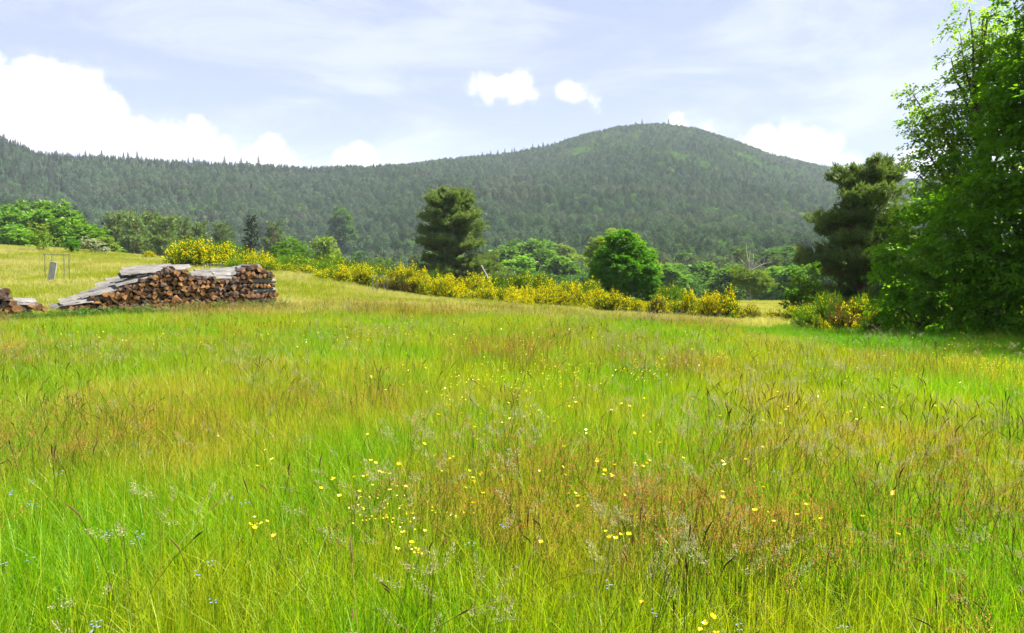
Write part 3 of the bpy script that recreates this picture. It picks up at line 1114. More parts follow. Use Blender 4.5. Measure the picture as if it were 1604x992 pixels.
for k, px, top, D, w, lab in [
        ('dark', 806, 374, 330, 1.1, 'dark round tree in the valley, right of the big pine'), ('bright', 790, 388, 240, 1.3, 'light green tree low in the valley beside the big pine'),
        ('bright', 828, 380, 260, 1.3, 'pale green tree in the valley under the dark round one'), ('dark', 856, 376, 320, 1.2, 'dark round tree in the valley, halfway to the round green tree'),
        ('bright', 850, 394, 230, 1.4, 'wide pale green tree in the valley behind the yellow brooms'), ('lime', 885, 384, 280, 1.0, 'olive tree in the valley left of the round green tree'),
        ('bright', 880, 404, 200, 1.5, 'low pale green tree behind the brooms, left of the round green tree'), ('lime', 905, 398, 240, 1.1, 'yellowish tree touching the left side of the round green tree'),
        ('bright', 808, 406, 190, 1.6, 'low pale green tree behind the brooms, right of the big pine'), ('dark', 765, 392, 300, 1.2, 'green tree peeping out right of the big pine')]:
    mid_tree(k, px, top, D, lab, GM, w)
GR_ = 'green trees in the valley right of the round tree'
for k, px, top, D, w, lab in [
        ('bright', 1048, 415, 170, 1.5, 'low green tree just right of the round green tree'), ('dark', 1075, 398, 260, 1.3, 'dark green tree, second right of the round green tree'),
        ('dark', 1062, 382, 360, 1.1, 'distant green tree above right of the round green tree'),
        ('bright', 1100, 412, 200, 1.4, 'light green tree behind the tallest yellow broom'), ('dark', 1128, 402, 240, 1.3, 'dark green tree left of the half-dead tree'),
        ('bright', 1140, 418, 165, 1.4, 'low light green tree left of the half-dead tree'), ('dark', 1160, 388, 300, 1.2, 'distant green tree behind the half-dead tree'),
        ('dark', 1205, 396, 240, 1.3, 'dark green tree right of the half-dead tree'), ('dark', 1232, 384, 280, 1.2, 'dark green tree between the half-dead tree and the right pine'),
        ('bright', 1212, 420, 160, 1.3, 'low green tree where the grassy gap ends'), ('dark', 1258, 392, 220, 1.3, 'dark green tree touching the left side of the right pine'),
        ('dark', 1240, 418, 150, 1.5, 'dark low tree at the far edge of the grassy gap'), ('dark', 1280, 404, 190, 1.3, 'dark tree hidden mostly behind the right pine')]:
    mid_tree(k, px, top, D, lab, GR_, w)
GV = 'trees filling the valley behind the brooms'
_r = random.Random(3)
for i in range(34):
    px = 440 + i * 25 + _r.uniform(-9, 9)
    D = _r.uniform(185, 330)
    mid_tree(_r.choice(['dark', 'dark', 'pine', 'bright', 'pine']), px, _r.uniform(392, 412), D, 'one of the crowded trees in the valley seen over the brooms', GV, 1.1)

# ------------------------------------------------------------------ big lone pine and the round tree
lp = on_ground(708, 70)


def lone_prof(t, a):
    base = 3.75 * (0.86 + .14 * math.sin(2 * a + 1)) * (1 if t < .5 else 1 - (t - .5) / .5 * .45) * min(1, (1.02 - t) / .16) ** .5
    if t < .3:
        base *= 0.98 + 0.6 * max(0, math.cos(a + .15)) * (1 - t / .3)     # long low limbs to the right
    return base * (0.88 + .16 * math.sin(t * 34 + 2 * math.sin(a)))


tm, cm = pine_tree(9.1, lone_prof, 61, .13, .0, 2.0, 8, .3, .35)
put_tree('pine_tree', 'broad dense lone pine standing behind the brooms in the middle', 'tree', lp, cm, tm)


def lobed_tree(name, label, base, top, r0, lobes, mat, leaf, wid, dens, per, cr, seed, twigs=90, cat='tree', group=None, shell=.55, bark='bark', droop=.15):
    r = np.random.default_rng(seed)
    mc, mt = MB(), MB()
    b = Vector(base)
    loc = [(l[0] - b.x, l[1] - b.y, l[2] - b.z) + tuple(l[3:]) for l in lobes]
    cen = crown(mc, loc, dens, per, leaf, wid, cr, r, shell=shell, droop=droop)
    limbs(mt, (0, 0, 0), tuple(Vector(top) - b), r0, loc, cen, r, twigs)
    return put_tree(name, label, cat, base, mc.mesh('crown', [mat]), mt.mesh('trunk', [M[bark]], True), group)


def plobe(px, py, D, rp, dens=1.0, dy=1.0):
    p = at(px, py, D)
    s = rp * D / F
    return (p.x, p.y, p.z, s, s * dy, s, dens)


b = on_ground(978, 58)
lobed_tree('hornbeam_tree', 'dense round bright green tree behind the yellow brooms', b, at(975, 372, 58), .16,
           [plobe(975, 382, 58, 20), plobe(955, 400, 58, 20), plobe(990, 398, 58, 24), plobe(1008, 405, 58, 20), plobe(948, 420, 58, 22), plobe(975, 425, 57.2, 30), plobe(1005, 428, 57.6, 27),
            plobe(945, 442, 58, 20), plobe(970, 448, 57.4, 24), plobe(1000, 450, 57.6, 22), plobe(978, 370, 58, 12), plobe(960, 375, 58, 10), plobe(1020, 430, 58, 14), plobe(1016, 446, 58, 14), plobe(980, 420, 59, 36)],
           M['leaf_round'], .18, .13, 6.5, 22, .25, 71, 40, shell=.7)
b = on_ground(965, 66)
lobed_tree('lime_tree', 'yellowish green tree peeping out behind the round green tree', b, at(966, 372, 66), .16,
           [plobe(965, 376, 66, 18), plobe(940, 385, 66, 16), plobe(990, 388, 66, 20), plobe(932, 402, 66, 14), plobe(1008, 405, 66, 20), plobe(925, 392, 66, 8), plobe(1016, 425, 66, 18), plobe(945, 420, 66, 20), plobe(975, 405, 66, 30)],
           M['leaf_lime'], .2, .14, 5, 16, .27, 72, 40, shell=.6)

# half-dead tree in the gap
b = on_ground(1175, 96)
r = np.random.default_rng(73)
mt, mc = MB(), MB()
lob = [plobe(1165, 432, 96, 14, .7), plobe(1190, 438, 96, 15, .7), plobe(1180, 450, 96, 13, .8), plobe(1158, 445, 96, 10, .7), plobe(1205, 445, 96, 9, .6), plobe(1150, 425, 96, 8, .4)]
lob = [(l[0] - b.x, l[1] - b.y, l[2] - b.z) + l[3:] for l in lob]
cen = crown(mc, lob, 9, 14, .22, .15, .3, r)
limbs(mt, (0, 0, 0), tuple(at(1173, 408, 96) - b), .13, lob, cen, r, 40)
for px, py, s in [(1168, 378, .06), (1192, 402, .05), (1200, 396, .04), (1158, 404, .04), (1182, 398, .05), (1208, 410, .04), (1150, 412, .035), (1176, 390, .05)]:
    e = np.array(at(px, py, 96) - b) + np.array([0, r.normal(0, .5), 0])
    s0 = np.array(at(1174, 425, 96) - b)
    mid = s0 * .5 + e * .5 + r.normal(0, .12, 3)
    tube(mt, [s0, mid, e], [s * 1.35, s * .9, .014], 4)
    for q in range(5):
        st = mid + (e - mid) * r.uniform(.1, .9)
        tube(mt, [st, st + r.normal(0, .25, 3) + [0, 0, .2]], [.022, .008], 3, cap=False)
put_tree('dying_tree', 'half-dead tree with bare pale top branches in the grassy gap', 'tree', b, mc.mesh('crown', [M['leaf_lime']]), mt.mesh('trunk', [M['dead_wood']]))

# ------------------------------------------------------------------ trees at the right edge
b = on_ground(1650, 23)
lobed_tree('maple_tree', 'huge dark green broadleaf tree filling the right photo edge', b, at(1650, -120, 23), .28,
           [plobe(1612, 70, 22.5, 55), plobe(1650, 20, 23, 80), plobe(1598, 150, 22.5, 58), plobe(1660, 150, 22, 110), plobe(1575, 235, 22.5, 58), plobe(1640, 270, 21.5, 95), plobe(1540, 310, 22.3, 55), plobe(1600, 350, 21.5, 75),
            plobe(1500, 372, 22.5, 55), plobe(1555, 410, 21.6, 66), plobe(1490, 440, 22.2, 58), plobe(1540, 470, 21.4, 45), plobe(1620, 440, 20.8, 70), plobe(1720, 230, 22.5, 150), plobe(1740, 60, 23, 120), plobe(1700, 400, 22, 120),
            plobe(1680, -80, 23, 100), plobe(1820, 200, 24, 160), plobe(1800, 420, 23, 140), plobe(1580, 250, 25, 90, .5), plobe(1600, 400, 25, 100, .5)],
           M['leaf_big'], .16, .095, 2.5, 42, .42, 81, 260, droop=.3)
b = on_ground(1545, 26)
lobed_tree('cherry_tree', 'airy light green tree with thin leafy twigs against the sky, right', b, at(1548, 20, 26), .2,
           [plobe(1432, 150, 26, 26, .55), plobe(1455, 185, 26, 36, .6), plobe(1495, 165, 26, 40, .75), plobe(1428, 205, 26, 20, .5), plobe(1452, 240, 26, 34, .7), plobe(1490, 235, 26, 46, .9), plobe(1535, 190, 26, 52, 1), plobe(1530, 120, 26, 38, .6),
            plobe(1505, 60, 26, 26, .4), plobe(1490, 92, 26, 20, .4), plobe(1540, 30, 26, 30, .35), plobe(1518, 15, 26, 24, .3), plobe(1550, 70, 26, 40, .5), plobe(1465, 290, 26, 36, .8), plobe(1500, 300, 26, 50, 1), plobe(1440, 275, 26, 22, .5),
            plobe(1545, 265, 26, 60, .9), plobe(1525, 95, 26, 34, .7), plobe(1560, 150, 26, 50, .9), plobe(1480, 200, 26, 40, .8), plobe(1575, 60, 26, 44, .8), plobe(1580, 100, 26.5, 60, .7), plobe(1470, 340, 26, 45, .8)],
           M['leaf_cherry'], .135, .08, 5.2, 24, .3, 82, 420, droop=.3, shell=.35)
b = on_ground(1440, 24)
lobed_tree('hazel_tree', 'low spreading green hazel in front of the right trees', b, at(1450, 380, 24), .12,
           [plobe(1402, 440, 23.6, 36), plobe(1425, 400, 23.8, 40), plobe(1410, 360, 24.4, 30), plobe(1450, 355, 24, 42), plobe(1470, 400, 23.5, 46), plobe(1445, 450, 23.3, 48), plobe(1395, 482, 23.6, 26), plobe(1430, 490, 23.2, 34), plobe(1490, 480, 23, 45),
            plobe(1480, 330, 24, 36), plobe(1392, 405, 24, 20, .7), plobe(1440, 320, 25, 28, .8)],
           M['leaf_hazel'], .13, .095, 3.3, 36, .36, 83, 120, droop=.25)
for bx, by, lab in [(14.7, 16.3, 'nearer unseen broadleaf tree added beyond the right photo edge, shading the grass'), (17.4, 20.2, 'farther unseen broadleaf tree added beyond the right photo edge, beside the huge one')]:
    b = Vector((bx, by, H1(bx, by)))  # unseen trees added so that their shadows fall on the meadow
    lobed_tree('maple_tree', lab, b, b + Vector((0, 0, 10.0)), .25,
               [(b.x + dx, b.y + dy, b.z + dz * 1.28, rr, rr, rr, .7) for dx, dy, dz, rr in [(0, 0, 7.2, 1.7), (1.2, .8, 6, 1.8), (-1.2, -.5, 5.8, 1.7), (.2, 1.7, 5, 1.8), (0, -2, 5, 1.8), (-1.6, 1.2, 4.4, 1.7), (-1.6, -1.4, 3.8, 1.6), (1.8, -1.2, 4, 1.8), (-.4, 2, 3.4, 1.6), (-.8, .2, 2.6, 1.7)]],
               M['leaf_big'], .16, .095, 2.0, 32, .42, 86 + int(by), 60, droop=.3)
b = on_ground(1570, 21.6)
lobed_tree('elder_shrub', 'dark leafy shrub at the foot of the right trees', b, at(1570, 440, 21.6), .06,
           [plobe(1560, 492, 21.4, 34), plobe(1610, 488, 21, 42), plobe(1515, 498, 22, 28), plobe(1660, 480, 21, 50)], M['leaf_big'], .15, .09, 3.5, 30, .32, 84, 60, 'shrub', droop=.2)

b = on_ground(1500, 26.5)
lobed_tree('thicket_shrub', 'dark thicket filling the gap under the right trees', b, at(1500, 430, 26.5), .06,
           [plobe(px_, py_, D_, r_) for px_, py_, D_, r_ in [(1395, 500, 26, 26), (1430, 492, 26, 36), (1475, 490, 26.5, 40), (1520, 488, 26, 42), (1565, 486, 26, 46), (1615, 484, 26, 50), (1660, 480, 26, 50), (1450, 460, 27, 40), (1540, 450, 27, 46)]],
           M['leaf_big'], .16, .1, 3, 26, .36, 88, 40, 'shrub', droop=.2)
rp = on_ground(1348, 38)


def right_prof(t, a):
    base = 3.4 * (1 if t < .45 else 1 - (t - .45) / .55 * .72)
    return base * (0.8 + .3 * math.sin(t * 21 + 1.4 + math.sin(a))) * (1 + .15 * math.cos(a + .3))


tm, cm = pine_tree(7.2, right_prof, 63, .1, .03, 2.4, 9, .25, .35, 1.25)
put_tree('pine_tree', 'dark layered pine left of the big broadleaf trees at right', 'tree', rp, cm, tm)
b = on_ground(1258, 35)
lobed_tree('young_oak_tree', 'small bright green leafy tree left of the right pine', b, at(1262, 425, 35), .06,
           [plobe(1262, 430, 35, 17), plobe(1248, 450, 35, 17), plobe(1272, 452, 35, 15), plobe(1240, 470, 35, 14), plobe(1260, 472, 35, 18), plobe(1275, 420, 35, 10), plobe(1234, 458, 35, 9)],
           M['leaf_bright'], .14, .1, 7, 18, .19, 85, 40)


# ------------------------------------------------------------------ broom
def broom_variant(seed, flower, dry=0.0, tall=1.0):
    """1 m high, 1 m in radius: arching green rods with flowers along their upper part"""
    r = np.random.default_rng(seed)
    ms, mf = MB(), MB()
    n = 760
    nd = 6
    dc = r.normal(0, .36, (nd, 2))
    dr_ = r.uniform(.38, .72, nd)
    dh = r.uniform(.5, 1.0, nd)
    dh[0] = 1.0
    k = r.choice(nd, n, p=dr_ / dr_.sum())
    ph = r.uniform(0, 6.28, n)
    rad = np.sqrt(r.uniform(0, 1, n))
    tipz = dh[k] * np.sqrt(np.clip(1 - .9 * rad ** 2, .04, 1)) * r.uniform(.66, 1.1, n)
    tipx = dc[k] + np.stack([np.cos(ph), np.sin(ph)], 1) * (rad * dr_[k] * r.uniform(.85, 1.12, n))[:, None]
    base = dc[k] * .55 + (tipx - dc[k]) * .3 + r.normal(0, .05, (n, 2))
    B = np.concatenate([base, np.zeros((n, 1))], 1)
    T = np.concatenate([tipx, tipz[:, None]], 1)
    Mi = B * .45 + T * .55 + np.concatenate([-(tipx - base) * .08, (tipz * .08)[:, None]], 1) + r.normal(0, .03, (n, 3))
    isdry = r.random(n) < dry
    for sel, m in ((~isdry, 0), (isdry, 1)):
        k = np.where(sel)[0]
        if len(k) == 0:
            continue
        S = unit(np.cross(T[k] - B[k], rand_dirs(len(k), r))) * .011
        V = np.stack([B[k] - S, B[k] + S, Mi[k] - S, Mi[k] + S, T[k] - S * .4, T[k] + S * .4], 1).reshape(-1, 3)
        i = np.arange(len(k))[:, None] * 6
        ms.add(V, np.concatenate([i + [[0, 1, 3, 2]], i + [[2, 3, 5, 4]]]), None, m, np.repeat(r.uniform(0, .8, len(k)), 6))
        # side shoots and small leaves
        q = 7
        kk = np.repeat(k, q)
        t = r.uniform(.45, 1, len(kk))[:, None]
        P = Mi[kk] + (T[kk] - Mi[kk]) * np.clip((t - .5) * 2, -.4, 1) + r.normal(0, .02, (len(kk), 3))
        d = unit(T[kk] - B[kk]) + r.normal(0, .38, (len(kk), 3))
        leaves(ms, P, d, rand_dirs(len(kk), r), r.uniform(.06, .15, len(kk)), .022, m, r.uniform(.1, 1, len(kk)), fold=.05)
    nf = int(4200 * flower)
    patch = vnoise(T[:, 0] * 3.4 + seed, T[:, 1] * 3.4 + T[:, 2] * 2, seed)
    w = np.clip((patch - .5 + flower * .5) * 4, 0.01, 1) * (~isdry)
    k = r.choice(n, nf, p=w / w.sum())
    t = r.uniform(.35, 1.02, nf)[:, None]
    P = Mi[k] + (T[k] - Mi[k]) * t + r.normal(0, .022, (nf, 3))
    leaves(mf, P, rand_dirs(nf, r, .5), rand_dirs(nf, r), r.uniform(.036, .062, nf), r.uniform(.032, .052, nf), 0, r.uniform(0, 1, nf))
    return ms.mesh('stems', [M['broom_stem'], M['broom_dry']]), mf.mesh('flowers', [M['broom_flower']])


BROOM = {'y': [broom_variant(600 + i, .95) for i in range(3)], 'm': [broom_variant(610 + i, .5) for i in range(3)], 'g': [broom_variant(620 + i, .1) for i in range(3)],
         'd': [broom_variant(630 + i, .42, .5) for i in range(2)], 'b': [broom_variant(640, .12, .75)], 'Y': [broom_variant(650 + i, 1.5) for i in range(2)]}


def broom(k, px, top, D, wpx, label, group='broom bushes along the meadow edge', dpt=1.0):
    tp = at(px, top, D)
    if D > 44:
        D += random.gauss(-.3, 1.0)
    p = on_ground(px, D)
    h = max(.5, tp.z - p.z) * random.uniform(.78, 1.05)
    rr = wpx * D / F / 2 * 1.5
    i = _cnt.get('br' + k, 0)
    _cnt['br' + k] = i + 1
    sm, fm = BROOM[k][i % len(BROOM[k])]
    p.z -= .05
    t = thing('broom_bush', label, 'shrub', p, random.uniform(0, 6.28), (rr, rr * dpt, h * 1.06), group)
    kind(mobj('stems', sm, t), 'stuff')
    kind(mobj('flowers', fm, t), 'stuff')


broom('y', 233, 391, 68, 20, 'small lone yellow broom on the grass crest left of the big one')
broom('m', 292, 375, 57, 54, 'left half of the big yellow broom behind the woodpile hump')
broom('y', 322, 374, 56, 62, 'tallest yellow broom behind the woodpile')
broom('m', 352, 378, 57, 56, 'green and yellow broom right behind the woodpile dip')
broom('g', 366, 396, 54, 34, 'dark green broom low behind the right half of the woodpile')
broom('m', 388, 386, 56, 44, 'yellow-flecked broom above the woodpile, left of its right end')
broom('y', 408, 392, 58, 32, 'yellow-topped broom above the right end of the woodpile')
broom('m', 416, 404, 53, 34, 'low broom directly behind the right end of the woodpile')
broom('g', 438, 396, 60, 50, 'green broom right of the woodpile end')
broom('g', 470, 398, 62, 52, 'green broom below the bright green shrub')
broom('m', 462, 410, 54, 40, 'low mixed broom in front of the green bank, right of the woodpile')
broom('g', 500, 402, 62, 50, 'green broom below the small olive tree')
broom('m', 506, 414, 54, 40, 'low yellow-flecked broom at the front of the green bank')
broom('g', 530, 404, 62, 46, 'green broom in the middle of the green bank')
broom('y', 534, 415, 53, 34, 'low yellow broom standing out in front of the green bank')
broom('m', 556, 408, 58, 44, 'mixed broom left of the pale sapling')
broom('g', 585, 404, 62, 44, 'green broom behind the pale sapling')
broom('y', 568, 414, 53, 34, 'yellow broom just left of the pale sapling')
broom('m', 606, 407, 60, 40, 'mixed broom just behind the pale sapling')
broom('b', 628, 420, 50, 40, 'brown dry broom right of the wooden tree guard')
broom('Y', 648, 418, 51, 34, 'bright yellow upright broom left below the big pine')
broom('y', 632, 405, 58, 36, 'yellow broom behind the brown dry one')
broom('g', 676, 420, 54, 40, 'green broom under the left side of the big pine')
broom('y', 668, 430, 51, 34, 'low yellow broom right of the bright upright one')
broom('Y', 700, 430, 50.5, 38, 'bright yellow broom under the trunk of the big pine')
broom('m', 722, 434, 50, 36, 'broom with brown twigs below the big pine, in the front row')
broom('y', 740, 426, 53, 40, 'yellow broom under the right limbs of the big pine')
broom('g', 770, 422, 57, 50, 'green broom at the foot of the leaning pale pole')
broom('y', 758, 438, 50, 32, 'yellow broom in the front row right of the big pine')
broom('g', 800, 424, 58, 50, 'green broom in the back row, second right of the big pine')
broom('m', 784, 440, 50, 32, 'mixed broom in the front row below the leaning pole')
broom('Y', 806, 440, 49.5, 38, 'strong yellow broom of the front row, left of the middle gap')
broom('m', 836, 426, 57, 48, 'mixed broom in the back row, third right of the big pine')
broom('Y', 834, 444, 49, 38, 'strong yellow broom in the middle of the front row')
broom('m', 868, 430, 56, 46, 'mixed broom in the back row, halfway to the round tree')
broom('y', 860, 444, 50, 34, 'yellow broom of the front row, fourth left of the round tree')
broom('m', 902, 434, 55, 46, 'mixed broom of the back row left of the round tree')
broom('Y', 886, 447, 48.5, 36, 'strong yellow broom of the front row, third left of the round tree')
broom('y', 912, 448, 49, 34, 'yellow broom of the front row, second left of the round tree')
broom('Y', 932, 450, 50, 30, 'yellow broom at the left foot of the round tree')
broom('y', 958, 446, 47.5, 40, 'tall yellow broom in front of the round tree')
broom('m', 984, 466, 47, 30, 'low broom in front of the round tree, right of the tall yellow one')
broom('y', 1002, 464, 48, 26, 'small yellow broom under the right side of the round tree')
broom('d', 1026, 458, 46.5, 38, 'yellow and brown broom right of the round tree')
broom('g', 1050, 436, 56, 50, 'dark green broom behind, right of the round tree')
broom('m', 1030, 440, 57, 34, 'olive broom touching the right side of the round tree')
broom('m', 1056, 464, 47.5, 36, 'low broom second right of the round tree')
broom('y', 1078, 462, 48, 30, 'low yellow broom left of the tallest one at the right end')
broom('Y', 1096, 453, 48, 36, 'bright yellow broom left of the tallest one at the right end')
broom('m', 1086, 472, 46, 28, 'small mixed broom at the front, left of the right end')
broom('m', 1136, 449, 45.5, 52, 'tallest yellow-brown broom near the right end of the row')
broom('Y', 1118, 458, 46, 34, 'yellow broom touching the tallest one from the left')
broom('d', 1164, 470, 44.5, 34, 'rusty yellow broom, rightmost of the long row')
_r = random.Random(17)
for i, px in enumerate(list(range(436, 620, 15)) + list(range(664, 940, 17)) + [1010, 1036, 1066, 1100]):
    D_ = float(np.interp(px, [430, 520, 640, 800, 960, 1100], [57, 54.5, 52.5, 51, 50, 49])) + _r.uniform(-1.2, 2.5)
    tp_ = float(np.interp(px, [430, 520, 640, 800, 960, 1100], [406, 418, 434, 447, 463, 474])) + _r.uniform(-2, 10)
    broom(_r.choice('gggm' if px < 560 else 'gmmyy'), px + _r.uniform(-5, 5), tp_, D_, _r.uniform(24, 38), 'small broom filling a gap between the larger bushes of the meadow edge', 'small brooms filling the gaps of the hedge')
broom('y', 1222, 486, 36, 34, 'small low yellow broom in the grass left of the leafy tree')
broom('m', 1252, 474, 33, 34, 'yellow and dark broom below the small leafy tree')
broom('g', 1300, 452, 29, 60, 'dark green broom below the right pine, left one', dpt=.9)
broom('b', 1326, 462, 28, 60, 'brown bare broom in the middle below the right pine', dpt=.9)
broom('m', 1350, 450, 28.5, 56, 'yellow-topped broom beside the hazel below the right pine', dpt=.9)
broom('g', 1378, 470, 26, 44, 'dark green broom at the foot of the hazel')
broom('m', 1290, 490, 27, 28, 'small low broom at the grass edge below the right pine')

# bright shrubs and saplings
def shrub(name, label, px, D, lobes, mat, leaf=.12, wid=.08, dens=9, per=10, cr=.11, seed=1, r0=.05, topy=None, group=None, cat='shrub', shell=.5, bark='bark', twigs=30):
    b_ = on_ground(px, D)
    lb = [plobe(*l) for l in lobes]
    ty = topy or min(l[1] for l in lobes)
    return lobed_tree(name, label, b_, at(px, ty, D), r0, lb, mat, leaf, wid, dens, per, cr, seed, twigs, cat, group, shell, bark)


shrub('leafy_shrub', 'bright green leafy shrub rising above the green broom bank', 455, 66, [(440, 392, 66, 14), (455, 384, 66, 15), (468, 390, 66, 14), (480, 398, 66, 12), (430, 398, 66, 11), (452, 400, 65, 16)], M['leaf_bright'], .16, .11, 9, 10, .13, 701)
shrub('sapling', 'yellow-green sapling on the left crest above the wooden frame', 66, 66, [(64, 360, 66, 11, .8), (58, 372, 66, 10, .8), (72, 374, 66, 10, .8), (66, 385, 66, 9, .8), (88, 379, 66, 6, .5), (52, 355, 66, 5, .6)], M['leaf_lime'], .17, .11, 9, 8, .13, 702, .04, cat='tree')
shrub('leafy_shrub', 'small dark green bush beside the white-blossomed shrub on the crest', 113, 67, [(113, 380, 67, 10), (108, 386, 67, 8), (118, 387, 67, 8)], M['leaf_round'], .13, .09, 14, 10, .1, 703)
shrub('hawthorn_shrub', 'white-blossomed shrub on the left crest', 143, 70, [(134, 380, 70, 9), (145, 383, 70, 10), (157, 388, 70, 9), (128, 387, 70, 8), (166, 392, 70, 6)], M['blossom'], .12, .09, 14, 10, .11, 704)
shrub('sapling', 'pale sapling growing above the wooden tree guard in the brooms', 594, 47, [(594, 412, 47, 9, .7), (588, 422, 47, 8, .7), (602, 420, 47, 9, .7), (596, 432, 47, 8, .6), (610, 412, 47, 6, .5)], M['leaf_lime'], .13, .09, 10, 8, .1, 705, .03, cat='tree')
shrub('leafy_shrub', 'dark low bush at the far end of the grassy gap', 1238, 92, [(1238, 462, 92, 9), (1250, 460, 92, 9), (1262, 463, 92, 9)], M['leaf_big'], .2, .14, 8, 8, .15, 706)


# ------------------------------------------------------------------ wooden guards, boards, pole
def box_mesh(name, sx, sy, sz, mat, seed=0, jit=.0, seg=1):
    r = np.random.default_rng(seed)
    xs = np.linspace(-sx / 2, sx / 2, seg + 1)
    V = []
    for x in xs:
        for y, z in ((-sy / 2, -sz / 2), (sy / 2, -sz / 2), (sy / 2, sz / 2), (-sy / 2, sz / 2)):
            V.append((x + r.normal(0, jit * .4), y + r.normal(0, jit), z + r.normal(0, jit * .25)))
    Q = []
    for k in range(seg):
        for j in range(4):
            a = k * 4 + j
            b2 = k * 4 + (j + 1) % 4
            Q.append((a, a + 4, b2 + 4, b2))
    e = seg * 4
    Q += [(0, 1, 2, 3), (e + 3, e + 2, e + 1, e)]
    return make_mesh(name, V, Q, None, [mat])


def post_between(name, a, b2, r0, mat, parent=None):
    mb = MB()
    a = np.array(a)
    b2 = np.array(b2)
    pts = a + (b2 - a) * np.linspace(0, 1, 4)[:, None]
    tube(mb, pts, [r0, r0 * .97, r0 * .95, r0 * .92], 7)
    return mobj(name, mb.mesh(name, [mat]), parent)


def tree_guard(label, posts, rail, D, ddepth, top, r0=.022):
    p0 = on_ground(posts[0], D)
    t = thing('tree_guard', label, 'tree guard', p0, 0, None, 'wooden tree guards in the meadow')
    tops = []
    for i, px in enumerate(posts):
        dd = D + (ddepth if i % 2 else 0)
        g = on_ground(px, dd)
        tp = at(px, top, dd)
        post_between('post', g - p0 - Vector((0, 0, .1)), tp - p0, r0, M['post'], t)
        tops.append(tp - p0)
    for i in range(len(rail)):
        a, b2 = rail[i]
        A, B = tops[a], tops[b2]
        dv = (B - A).normalized() * .07
        post_between('rail', A - dv + Vector((0, -.05, -.04)), B + dv + Vector((0, -.05, -.04)), r0 * .8, M['post'], t)
    return t


tree_guard('grey wooden frame on posts in the grass at left', [70, 81, 108, 100], [(0, 2), (1, 3)], 44, 1.1, 398)
tree_guard('small grey wooden frame just behind the woodpile dip', [320, 329, 349, 345], [(0, 2), (1, 3)], 40, .9, 413)
tree_guard('grey wooden frame round the pale sapling by the brooms', [583, 590, 606, 601], [(0, 2), (1, 3)], 46, 1.0, 433)
g0 = on_ground(81, 43.6, 0.0)
o = mobj('leaning_board', box_mesh('leaning_board', 1.15, .34, .035, M['white_board'], 4, .01, 3), None, g0 + Vector((0, 0, .58)))
o.rotation_euler = (math.radians(90), math.radians(-80), math.radians(8))
tag(o, 'pale upright board leaning inside the left wooden frame', 'board')
pa, pb = at(754, 416, 62), at(782, 434, 60)
o = post_between('leaning_pole', pa, Vector((pb.x, pb.y, H1(pb.x, pb.y) + .1)), .05, M['dead_wood'])
tag(o, 'pale pole leaning out of the brooms right of the big pine', 'pole')

# ------------------------------------------------------------------ woodpile
WA = on_ground(60, 23.6)
WB = on_ground(432, 28.5)
wu = Vector((WB.x - WA.x, WB.y - WA.y, 0))
WLEN = wu.length
wu.normalize()
wn = Vector((wu.y, -wu.x, 0))        # towards the camera
WANG = math.atan2(wu.y, wu.x)


def wood_at(px, py, back=0.0):
    """(run along the pile, world point) for a pixel on its front plane pushed back"""
    o_ = Vector((0, 0, EYE))
    r_ = (at(px, py, 20) - o_)
    A = Vector((WA.x, WA.y, 0)) - wn * back
    k = (A - o_).dot(wn) / r_.dot(wn)
    p = o_ + r_ * k
    return (p - A).dot(wu), p


prof_px = [(118, 474), (132, 468), (150, 462), (170, 455), (190, 448), (210, 440), (230, 432), (248, 425), (262, 418), (275, 417), (290, 422), (303, 429), (318, 429), (332, 431), (345, 437), (358, 436), (368, 430), (380, 421), (395, 417), (405, 420), (411, 425)]
PS = [wood_at(x, y) for x, y in prof_px]
prof_s = [p[0] for p in PS]
prof_z = [p[1].z for p in PS]
CRIB0 = wood_at(394, 440)[0]
CRIB1 = wood_at(431, 440)[0]


